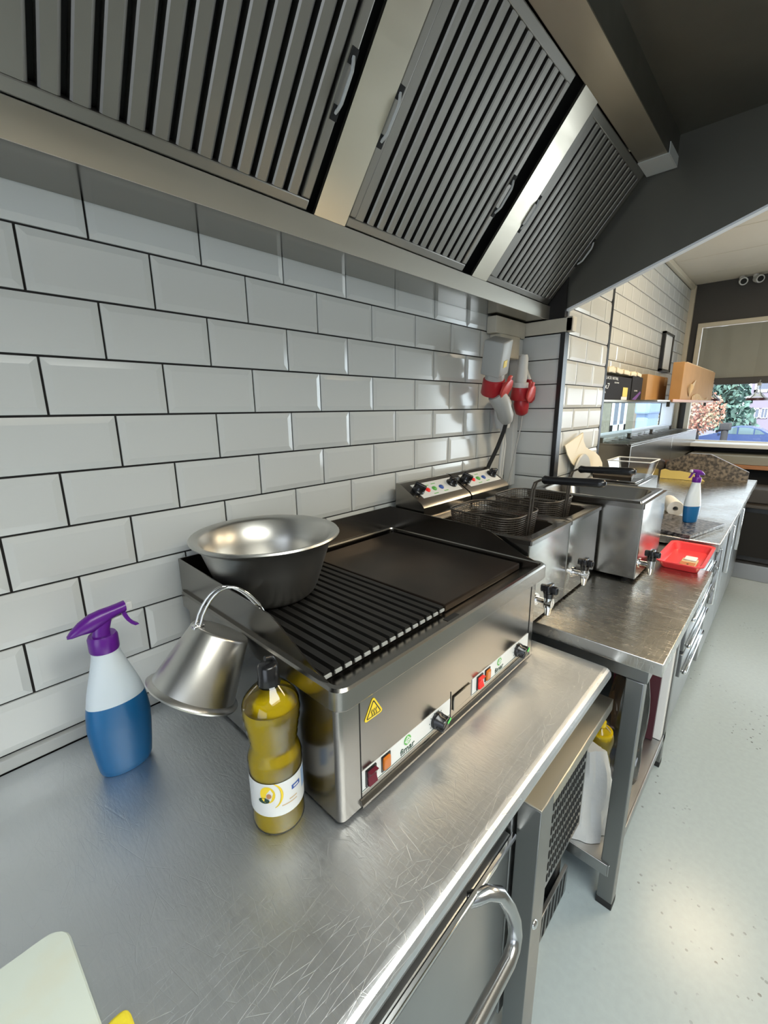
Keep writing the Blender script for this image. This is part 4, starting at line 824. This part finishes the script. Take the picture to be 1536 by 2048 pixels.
# cream wavy sheet on the pillar and pale round lid
def swoosh(pts, wd): 
    L_, R_ = [], []
    for i, p in enumerate(pts):
        a = Vector(pts[min(i+1, len(pts)-1)])-Vector(pts[max(i-1, 0)]); a.normalize(); nn = Vector((-a.y, a.x)); w_ = wd[i]; L_.append(Vector(p)+nn*w_); R_.append(Vector(p)-nn*w_)
    return L_, R_
pts = [(1.95, 1.290), (1.955, 1.268), (1.975, 1.240), (2.01, 1.213), (2.07, 1.190), (2.16, 1.172), (2.25, 1.155), (2.33, 1.125), (2.38, 1.085), (2.40, 1.04)]
L_, R_ = swoosh(pts, [0.11, 0.10, 0.085, 0.07, 0.055, 0.05, 0.05, 0.055, 0.07, 0.075])
w = MB(); w.loft([[(l.x, -0.232-0.012*math.sin(i*0.5), l.y), (r.x, -0.232-0.012*math.sin(i*0.5), r.y), (r.x, -0.228-0.012*math.sin(i*0.5), r.y), (l.x, -0.228-0.012*math.sin(i*0.5), l.y)] for i, (l, r) in enumerate(zip(L_, R_))], True, True)
tag(w.build('cream_sheet', M['cwhite']), 'cream S-curved plastic sheet leaning against the tiled pillar', 'sheet')
w = MB(); w.lathe([(0.0, 0.0), (0.11, 0.0), (0.115, 0.006), (0.11, 0.012), (0, 0.012)], seg=40, mtx=frame((2.03, -0.225, 1.10), (1, 0, 0), (0, 0, 1)) @ Matrix.Translation((0, 0, 0.022)))
tag(w.build('round_lid', M['greyp']), 'pale grey round lid leaning in front of the cream sheet at the pillar', 'lid')

# ------------------------------------------------------------------ salad counter with glass guard and shelf
SX0, SX1, SY0, SZ = 2.93, 5.36, -0.238, 1.200
t = thing('salad_display', 'raised stainless topping display with pan bars and glass guard, against the far tiled wall', 'display', (3.8, -0.12, ZF))
w = MB(); w.box(SX0, 4.19, SY0, -0.009, ZF+0.001, SZ-0.012, 0.003); w.box(4.19, SX1, SY0, -0.009, 0.90, SZ-0.012, 0.003); w.build('body', M['griddle'], t)
w = MB(); n = 14; p = (SX1-SX0)/n
w.box(SX0, SX1, SY0, SY0+0.02, SZ-0.012, SZ, 0.002); w.box(SX0, SX1, -0.03, -0.009, SZ-0.012, SZ, 0.002)
for i in range(n+1): w.box(max(SX0, SX0+i*p-0.012), min(SX1, SX0+i*p+0.012), SY0+0.02, -0.03, SZ-0.012, SZ, 0.002)
w.build('pan_bars', M['griddle'], t)
for i in range(n):
    w = MB(); w.loft([rrect(SX0+i*p+0.013, SX0+(i+1)*p-0.013, SY0+0.021, -0.031, 0.012, SZ-0.004, 4), rrect(SX0+i*p+0.019, SX0+(i+1)*p-0.019, SY0+0.027, -0.037, 0.012, SZ-0.011, 4)], False, True); w.build('pan_lid', M['fryer'], t)
w = MB(); w.box(SX0+0.004, SX0+0.010, SY0+0.01, -0.01, SZ+0.001, 1.462); w.build('glass_panel', M['glass'], t)
for xx, yy in ((SX0+0.02, -0.05), (3.6, -0.05), (4.3, -0.05), (5.1, -0.05)):
    w = MB(); w.cyl((xx, yy, SZ), (xx, yy, SZ+0.03), 0.012); w.cyl((xx, yy, SZ+0.03), (xx, yy, SZ+0.034), 0.016); w.build('glass_clamp', M['wire'], t)
w = MB(); 
for xx in (3.35, 4.9): w.box(xx-0.01, xx+0.01, -0.34, -0.32, 1.43, 1.465)
tag_sh = thing('glass_shelf', 'long narrow shelf above the topping display, carrying the boxes', 'shelf', (4.0, -0.2, 1.465))
w.build('shelf_bracket', M['wire'], tag_sh)
w2 = MB(); w2.box(2.40, SX0, -0.185, -0.008, 1.463, 1.474, 0.001); w2.box(SX0, 5.15, -0.35, -0.008, 1.463, 1.474, 0.002); w2.build('shelf_board', M['hood'], tag_sh)
w2 = MB(); w2.box(3.30, 5.15, -0.362, -0.351, 1.460, 1.480, 0.002); w2.build('shelf_edge', M['wood'], tag_sh, label='orange wooden shelf edge')
# speckled upstand and yellow board
w = MB(); w.prism([(-0.245, ZF+0.001), (-0.245, 0.985), (-0.40, 1.066), (-0.535, 1.064), (-0.78, 0.945), (-0.78, ZF+0.001)], 4.04, 4.07)
o = tag(w.build('stone_upstand', M['granite']), 'brown speckled gable-shaped stone upstand at the end of the far worktop', 'upstand')
pts = [(-0.245, 0.0), (-0.247, 0.07), (-0.27, 0.082), (-0.31, 0.070), (-0.38, 0.072), (-0.45, 0.060), (-0.52, 0.02), (-0.54, 0.0)]
w = MB(); w.prism([(a, ZF+0.002+b_*0.9) for a, b_ in pts], 3.86, 3.875); tag(w.build('yellow_cloth', M['ycloth']), 'yellow cloth bunched against the stone upstand', 'cloth')
# boxes on the shelf
ZS = 1.4745
t = thing('glove_box', 'black printed carton at the near end of the shelf', 'box', (2.7, -0.12, ZS))
fy = -0.170
MB().box(2.40, 3.03, fy, -0.05, ZS, 1.610, 0.002).build('carton', M['blackcard'], t)
MB().box(2.86, 2.96, fy-0.0012, fy-0.0002, ZS+0.020, 1.550).build('yellow_panel', M['yellow'], t); MB().box(2.84, 2.96, fy-0.0012, fy-0.0003, ZS+0.001, 1.494).build('white_panel', M['label'], t)
for body, sz, xx, zz, kx in (('BLACK NITRIL', 0.022, 2.62, 1.594, 1.8), ('GLOVES', 0.012, 2.72, 1.572, 2.0), ('x7', 0.045, 2.55, 1.548, 1.8), ('NITRIL', 0.014, 2.50, 1.515, 1.8)):
    text(body, sz, M['label'], t, frame((xx, fy-0.0008, zz), (1, 0, 0), (0, 0, 1)), 'box_lettering', sx=kx)
t = thing('glove_box', 'smaller black and violet carton right of the printed black carton', 'box', (3.16, -0.12, ZS))
MB().box(3.05, 3.30, fy, -0.05, ZS, 1.625, 0.002).build('carton', M['blackcard'], t); MB().prism([(3.08, ZS+0.005), (3.26, ZS+0.06), (3.28, ZS+0.05), (3.17, ZS+0.002)], fy-0.0012, fy-0.0003, 'y').build('violet_flash', M['purple'], t)
text('GLOVES', 0.012, M['label'], t, frame((3.15, fy-0.0008, 1.535), (1, 0, 0), (0, 0, 1)), 'box_lettering', sx=1.8)
t = thing('cream_packets', 'stack of cream paper packets on top of the black cartons', 'packet', (2.85, -0.11, 1.63))
w = MB()
for i in range(11): w.box(2.42+i*0.076, 2.52+i*0.076, -0.165+0.008*(i % 2), -0.06, 1.628, 1.662-0.001*i, 0.006, rot=Matrix.Rotation(0.10*math.sin(i*2.1), 3, 'Y'))
w.build('paper_packets', M['cwhite'], t); t['kind'] = 'stuff'
t = thing('cardboard_box', 'small brown cardboard box between the black cartons and the large box', 'box', (3.55, -0.12, ZS))
MB().box(3.33, 3.95, -0.190, -0.13, ZS, 1.650, 0.002).build('carton', M['card'], t)
MB().box(3.84, 3.92, -0.1915, -0.1905, 1.585, 1.645).build('printed_label', M['cardl'], t)
t = thing('cardboard_box', 'large flat brown cardboard box standing at the window end of the shelf', 'box', (4.4, -0.2, ZS))
MB().box(3.62, 5.12, -0.345, -0.275, ZS, 1.738, 0.003).build('carton', M['card'], t)
MB().prism([(3.7, 1.739), (5.06, 1.739), (5.02, 1.744), (3.74, 1.744)], -0.34, -0.28, 'y').build('tape_strip', M['cardl'], t)
w = MB()
for i in range(12): 
    a = -0.9+i*0.16; w.tube([(3.92, -0.3505, ZS+0.03), (3.92+0.14*math.sin(a), -0.352-0.0005*i, ZS+0.05+0.09*math.cos(a)*0.8)], 0.002, 5)
w.add([(3.93, -0.353, ZS+0.11), (4.12, -0.353, ZS+0.16), (4.0, -0.353, ZS+0.06)], [(0, 1, 2)])
o = tag(w.build('wooden_skewers', M['cardl']), 'fan of pale wooden skewers and a folded paper in front of the cardboard boxes', 'skewers'); o['kind'] = 'stuff'
w = MB()
for i in range(16): w.box(4.05+i*0.05, 4.075+i*0.05, -0.354, -0.349, ZS, ZS+0.035+0.02*math.sin(i*0.4), 0.001)
o = tag(w.build('wooden_forks', M['cardl']), 'row of small pale wooden forks standing before the large cardboard box', 'forks'); o['kind'] = 'stuff'
# picture frame on far wall
t = thing('picture_frame', 'narrow black-framed notice hanging on the far tiled wall', 'picture', (4.6, -0.01, 1.9))
w = MB(); 
for q in ((4.44, 4.47, 1.74, 2.07), (4.77, 4.80, 1.74, 2.07), (4.44, 4.80, 2.05, 2.07), (4.44, 4.80, 1.74, 1.76)): w.box(q[0], q[1], -0.035, -0.008, q[2], q[3], 0.002)
w.build('frame', M['black'], t); MB().box(4.47, 4.77, -0.025, -0.012, 1.76, 2.05).build('notice_sheet', M['paper'], t)
# ceiling spot lamps / cameras
for i, (yy, lb) in enumerate(((-0.40, 'left one of two small white cameras under the ceiling at the dark beam'), (-0.50, 'right one of two small white cameras under the ceiling at the dark beam'))):
    t = thing('security_camera', lb, 'camera', (5.38, yy, 2.57), 'ceiling cameras')
    w = MB(); w.cyl((5.38, yy, 2.609), (5.38, yy, 2.585), 0.02); w.tube([(5.40, yy, 2.57), (5.37, yy-0.01*(1+i), 2.565), (5.34, yy-0.02*(1+i), 2.555)], [0.025, 0.034, 0.034], 20); w.build('camera_body', M['white'], t)
    MB().cyl((5.339, yy-0.02*(1+i), 2.5548), (5.337, yy-0.0205*(1+i), 2.554), 0.024).build('lens', M['dark'], t)
# glass pendants at the window
for i, (yy, lb) in enumerate(((-0.67, 'clear bell-shaped glass pendant with a dark red rim hanging before the window blind'), (-0.31, 'clear glass pendant with a dark red rim half hidden by the large cardboard box'))):
    t = thing('pendant_lamp', lb, 'lamp', (5.36, yy, 1.6), 'bell-shaped window pendants')
    w = MB(); w.lathe([(0.014, 0.135), (0.014, 0.10), (0.022, 0.075), (0.052, 0.045), (0.076, 0.02), (0.082, 0.0)], c=(5.34, yy, 1.48), seg=28); w.build('glass_bell', M['pet'], t)
    w = MB(); w.lathe([(0.082, 0.0), (0.085, 0.0), (0.082, 0.022), (0.076, 0.023), (0.082, 0.0)], c=(5.34, yy, 1.478), seg=28); w.build('red_rim', M['maroon'], t)
    w = MB(); w.cyl((5.34, yy, 1.613), (5.34, yy, 1.64), 0.017); w.tube([(5.34, yy, 1.64), (5.36, yy, 1.66), (5.404, yy, 1.665)], 0.004, 6); w.build('hook', M['greyp'], t)
# shop-front counter and dark cabinet
t = thing('window_counter', 'low counter with orange wood edge below the shop window', 'counter', (5.1, -1.0, 0))
MB().box(4.95, 5.44, -1.72, -0.25, 0.905, 0.98, 0.004).build('counter_front', M['blind'], t)
MB().box(4.92, 5.44, -1.72, -0.25, 0.870, 0.904, 0.003).build('wood_edge', M['wood'], t)
MB().box(5.05, 5.44, -1.72, -0.25, 0.0, 0.869).build('base', M['dark'], t)
t = thing('dark_oven', 'dark steel oven cabinet on the floor beyond the far worktop', 'oven', (4.75, -1.2, 0))
MB().box(4.50, 4.90, -1.5, -0.72, 0.14, 0.60, 0.004).build('body', M['black'], t)
MB().box(4.47, 4.90, -1.5, -0.72, 0.601, 0.63, 0.004).build('top_shelf', M['wire'], t)
MB().box(4.55, 4.88, -1.45, -0.76, 0.631, 0.75, 0.01).build('upper_tray', M['darkpaint'], t)
MB().box(4.42, 4.90, -1.5, -0.70, 0.0, 0.135, 0.003).build('base_step', M['front'], t, label='pale steel step below the oven')
MB().box(4.494, 4.499, -1.45, -0.76, 0.18, 0.56, 0.002).build('oven_door', M['dark'], t)

# ------------------------------------------------------------------ things on the table's undershelf
ZU = 0.1545
oilbottle((1.22, -0.665, ZU), 'full bottle of sunflower oil with yellow cap on the table undershelf, behind the white bags', False, 0.235, 0.6)
def bagmesh(c, sx, sy, h, seed, lean=(0, 0)):
    rnd = random.Random(seed); n = 36; rings = []; ph = [rnd.uniform(0, 6) for _ in range(6)]
    for k in range(15):
        f = k/14; r = (1-0.35*f**2) if f < 0.8 else (1-0.35*0.64)*(1-(f-0.8)*1.2); ring = []
        for j in range(n):
            a = 2*PI*j/n; q = 1+0.10*math.sin(3*a+ph[0]+f*3)+0.06*math.sin(7*a+ph[1]-f*4)+0.04*math.sin(11*a+ph[2]+f*7)
            ring.append(Vector((c[0]+lean[0]*f+sx*r*q*math.cos(a), c[1]+lean[1]*f+sy*r*q*math.sin(a), c[2]+h*f+0.012*math.sin(2*a+ph[3])*f)))
        rings.append(ring)
    return MB().loft(rings, True, True)
tag(bagmesh((1.06, -0.665, ZU+0.001), 0.070, 0.095, 0.26, 5, (0.03, 0.01)).build('white_bag', M['bag']), 'folded white plastic bags at the near end of the table undershelf', 'bag')
tag(bagmesh((1.36, -0.70, ZU+0.001), 0.070, 0.070, 0.40, 9, (0.0, -0.01)).build('clear_bag', M['film']), 'tall clear plastic bag on the table undershelf, around the cardboard tube', 'bag')
t = thing('cardboard_tube', 'brown cardboard tube standing behind the clear bag on the undershelf', 'tube', (1.16, -0.52, ZU))
MB().cyl((1.17, -0.53, ZU+0.001), (1.17, -0.53, 0.735), 0.045, seg=28).build('tube_body', M['card'], t)
t = thing('paper_stack', 'crumpled white paper sheets beside the cardboard tube under the table', 'paper', (1.33, -0.50, 0.55))
crumple(1.25, 1.43, -0.60, -0.44, 0.539, 0.74, 11, amp=0.02).build('sheets', M['paper'], t)
w = MB(); w.box(1.25, 1.43, -0.59, -0.42, ZU+0.001, 0.538, 0.003); tag(w.build('brown_carton', M['card']), 'tall brown carton under the crumpled paper on the undershelf', 'box')
tag(crumple(1.48, 1.58, -0.74, -0.64, ZU+0.001, 0.40, 21).build('pink_packet', mat('pink_packaging', (0.50, 0.22, 0.22), 0.5, noise=0.6, scale=12, col2=(0.5, 0.52, 0.55))), 'pink and grey food packet on the undershelf between the two front legs', 'packet')
t = thing('white_carton', 'narrow white and black carton standing at the far end of the undershelf', 'box', (1.74, -0.74, ZU))
MB().box(1.62, 1.66, -0.785, -0.60, ZU+0.001, 0.66, 0.002).build('carton', M['paper'], t); MB().box(1.60, 1.6195, -0.76, -0.60, ZU+0.001, 0.66).build('dark_side', M['maroon'], t)

# ------------------------------------------------------------------ street outside
GZ = -1.25
w = MB(); w.box(5.7, 90, -60, 80, GZ-0.2, GZ); struct(w.build('ground_street', M['asphalt']))
w = MB(); w.box(6, 24, -30, 0.9, GZ, GZ+0.12); struct(w.build('ground_pavement', M['pave']))
def wheel(w, x, y, z, r):
    w.tube([(x, y, z), (x+0.2, y, z)], r, 28)
def car(label, X, yf, L_, paint, flipx=1):
    # side profile facing -x, front of the car at +y
    t = thing('parked_car', label, 'car', (X, yf-L_/2, GZ)); s_ = L_/4.3
    def Y(q): return yf-q*s_
    prof = [(0.02, .35), (0.0, .62), (0.10, .80), (0.95, .98), (1.15, 1.02), (1.9, 1.40), (2.3, 1.47), (2.9, 1.46), (3.5, 1.33), (4.0, 1.08), (4.25, .98), (4.3, .6), (4.25, .35)]
    half = 0.85
    for_ = MB(); rings = []
    for (dx, sh) in ((0.0, 0.10), (0.10, 0.0), (1.6, 0.0), (1.7, 0.10)):
        rings.append([Vector((X+dx, Y(q), GZ+(z if z < 1.03 else z-sh*0.5))) for q, z in prof])
    for_.loft(rings, True, True); for_.build('car_body', paint, t)
    g = MB()
    g.prism([(Y(1.25), GZ+1.03), (Y(1.93), GZ+1.36), (Y(2.28), GZ+1.40), (Y(2.28), GZ+1.0)], X-0.012, X-0.001); g.prism([(Y(2.36), GZ+1.0), (Y(2.36), GZ+1.40), (Y(2.88), GZ+1.39), (Y(3.15), GZ+1.33), (Y(3.15), GZ+1.0)], X-0.012, X-0.001); g.prism([(Y(3.22), GZ+1.0), (Y(3.22), GZ+1.31), (Y(3.45), GZ+1.24), (Y(3.75), GZ+1.04)], X-0.012, X-0.001)
    g.build('side_windows', M['carglass'], t)
    for q in (0.78, 3.45):
        w = MB(); w.tube([(X-0.02, Y(q), GZ+0.31), (X+0.2, Y(q), GZ+0.31)], 0.31, 30); wh = w.build('wheel', M['tyre'], t); ORG[wh.name] = ORG[t.name]
        w = MB(); 
        for k in range(7):
            a = k*2*PI/7; w.tube([(X-0.03, Y(q), GZ+0.31), (X-0.03, Y(q)+0.2*math.cos(a), GZ+0.31+0.2*math.sin(a))], 0.035, 6)
        w.tube([(X-0.03, Y(q)+0.21*math.cos(a), GZ+0.31+0.21*math.sin(a)) for a in [2*PI*j/24 for j in range(24)]], 0.025, 6, closed=True); w.build('hub', M['rim'], wh)
    w = MB(); w.box(X-0.02, X+0.2, Y(4.29), Y(4.02), GZ+0.80, GZ+0.93, 0.02); w.build('tail_light', M['redlid'], t)
    w = MB(); w.box(X-0.14, X-0.01, Y(1.42), Y(1.28), GZ+1.0, GZ+1.12, 0.03); w.build('wing_mirror', paint, t)
car('blue hatchback parked across the street, seen through the shop window', 33, 3.55, 3.75, M['carblue'])
car('pale car parked nearer than the blue hatchback, at the right edge of the window', 22.0, 0.75, 3.9, M['carwhite'])
def house(label, X, y0, y1, z1, wins, m, face='x', Yc=0):
    t = thing('house', label, 'house', ((X if face == 'x' else (y0+y1)/2), ((y0+y1)/2 if face == 'x' else Yc), GZ))
    if face == 'x': MB().box(X, X+6, y0, y1, GZ, z1).build('house_wall', m, t)
    else: MB().box(y0, y1, Yc, Yc+6, GZ, z1).build('house_wall', m, t)
    for (a, b_, c, d) in wins:
        def bx(w, p, q, r, s_, dep, mi=0):
            if face == 'x': w.box(X-dep, X, p, q, r, s_, mi=mi)
            else: w.box(p, q, Yc-dep, Yc, r, s_, mi=mi)
        w = MB(); f = (b_-a)*0.12; bx(w, a, b_, c, c+f, .06); bx(w, a, b_, d-f, d, .06); bx(w, a, a+f, c, d, .06); bx(w, b_-f, b_, c, d, .06); bx(w, (a+b_)/2-f/3, (a+b_)/2+f/3, c, d, .06)
        wf = w.build('window_frame', M['pvc'], t); ORG[wf.name] = ORG[t.name]
        w = MB(); bx(w, a, b_, c, d, .02); w.build('window_glass', M['pane'], wf)
house('beige rendered house with white windows, seen through the low side window', 0, 12.0, 34.0, 5.0, [(17.2, 18.9, 0.35, 2.6), (20.6, 22.8, 0.35, 2.6), (27, 30, 0.3, 2.6)], M['render'], 'y', 5.0)
house('grey-violet house with white bay windows far across the street', 47, -3.0, 2.2, 6.0, [(0.9, 1.35, 0.35, 1.15), (1.4, 2.0, 0.35, 1.15), (0.2, 0.7, 0.35, 1.15), (0.2, 2.0, 2.4, 3.4)], M['brick'])
t = thing('blue_bin', 'pale blue wheeled bin seen through the low side window', 'bin', (12, 1.66, GZ))
w = MB(); w.loft([rrect(11.4, 12.5, 1.55, 1.80, 0.05, z, 4) for z in (0.8, 1.25)], True, True); w.loft([rrect(11.45, 12.5, 1.57, 1.80, 0.05, z, 4) for z in (GZ, 0.8)], True, True); w.build('bin_body', M['binblue'], t)
MB().box(11.30, 12.6, 1.50, 1.82, 1.25, 1.60, 0.05).build('bin_lid', M['binblue'], t)
def blob(rnd, c, r, w, n, size, flat=0.5):
    for _ in range(n):
        d = Vector((rnd.gauss(0, 1), rnd.gauss(0, 1), rnd.gauss(0, 1))).normalized()*(rnd.random()**0.4); p = Vector((c[0]+d.x*r[0], c[1]+d.y*r[1], c[2]+d.z*r[2]))
        u = Vector((rnd.uniform(-1, 1), rnd.uniform(-1, 1), rnd.uniform(-1, 1))).normalized(); v = u.cross(Vector((rnd.uniform(-1, 1), rnd.uniform(-1, 1), rnd.uniform(-1, 1)))).normalized(); s_ = size*rnd.uniform(.5, 1.3)
        w.add([p-u*s_, p-v*s_*flat, p+u*s_, p+v*s_*flat], [(0, 1, 2, 3)])
rnd = random.Random(4)
t = thing('conifer_tree', 'tall grey-green conifer behind the blue car', 'tree', (39, 3.0, GZ))
w = MB()
for k in range(26):
    z = 0.0+k*0.24; r = 2.0*(1-k/34); blob(rnd, (39, 3.0, z), (r, r, 0.28), w, 110, 0.28)
w.build('needles', M['conifer'], t); MB().cyl((39, 3, GZ), (39, 3, 5), 0.25, 0.05).build('trunk', M['bark'], t)
t = thing('red_tree', 'small red-leaved tree left of the blue car', 'tree', (24, 2.4, GZ))
w = MB(); blob(rnd, (24, 2.35, 1.1), (1.3, 1.05, 0.95), w, 1500, 0.09); w.build('foliage', M['redleaf'], t); MB().cyl((24, 2.2, GZ), (24, 2.3, 1.0), 0.10, 0.05).build('trunk', M['bark'], t)
t = thing('hedge', 'pale variegated hedge beside the red-leaved tree', 'hedge', (27.5, 3.85, GZ))
w = MB(); blob(rnd, (27.5, 3.85, 0.6), (1.2, 0.9, 0.9), w, 1500, 0.10); w.build('foliage', mat('pale_leaves', (0.38, 0.36, 0.26), 0.8, noise=0.5, scale=2), t); MB().cyl((27.5, 3.85, GZ), (27.5, 3.85, 0.4), 0.08).build('stem', M['bark'], t)
w = MB(); w.cyl((30, 1.85, GZ), (30, 1.85, 0.1), 0.16); w.box(29.8, 30.2, 1.6, 2.1, 0.1, 0.5, 0.05); tag(w.build('street_bollard', M['bark']), 'dark post with a white notice behind the bonnet of the blue car', 'post')
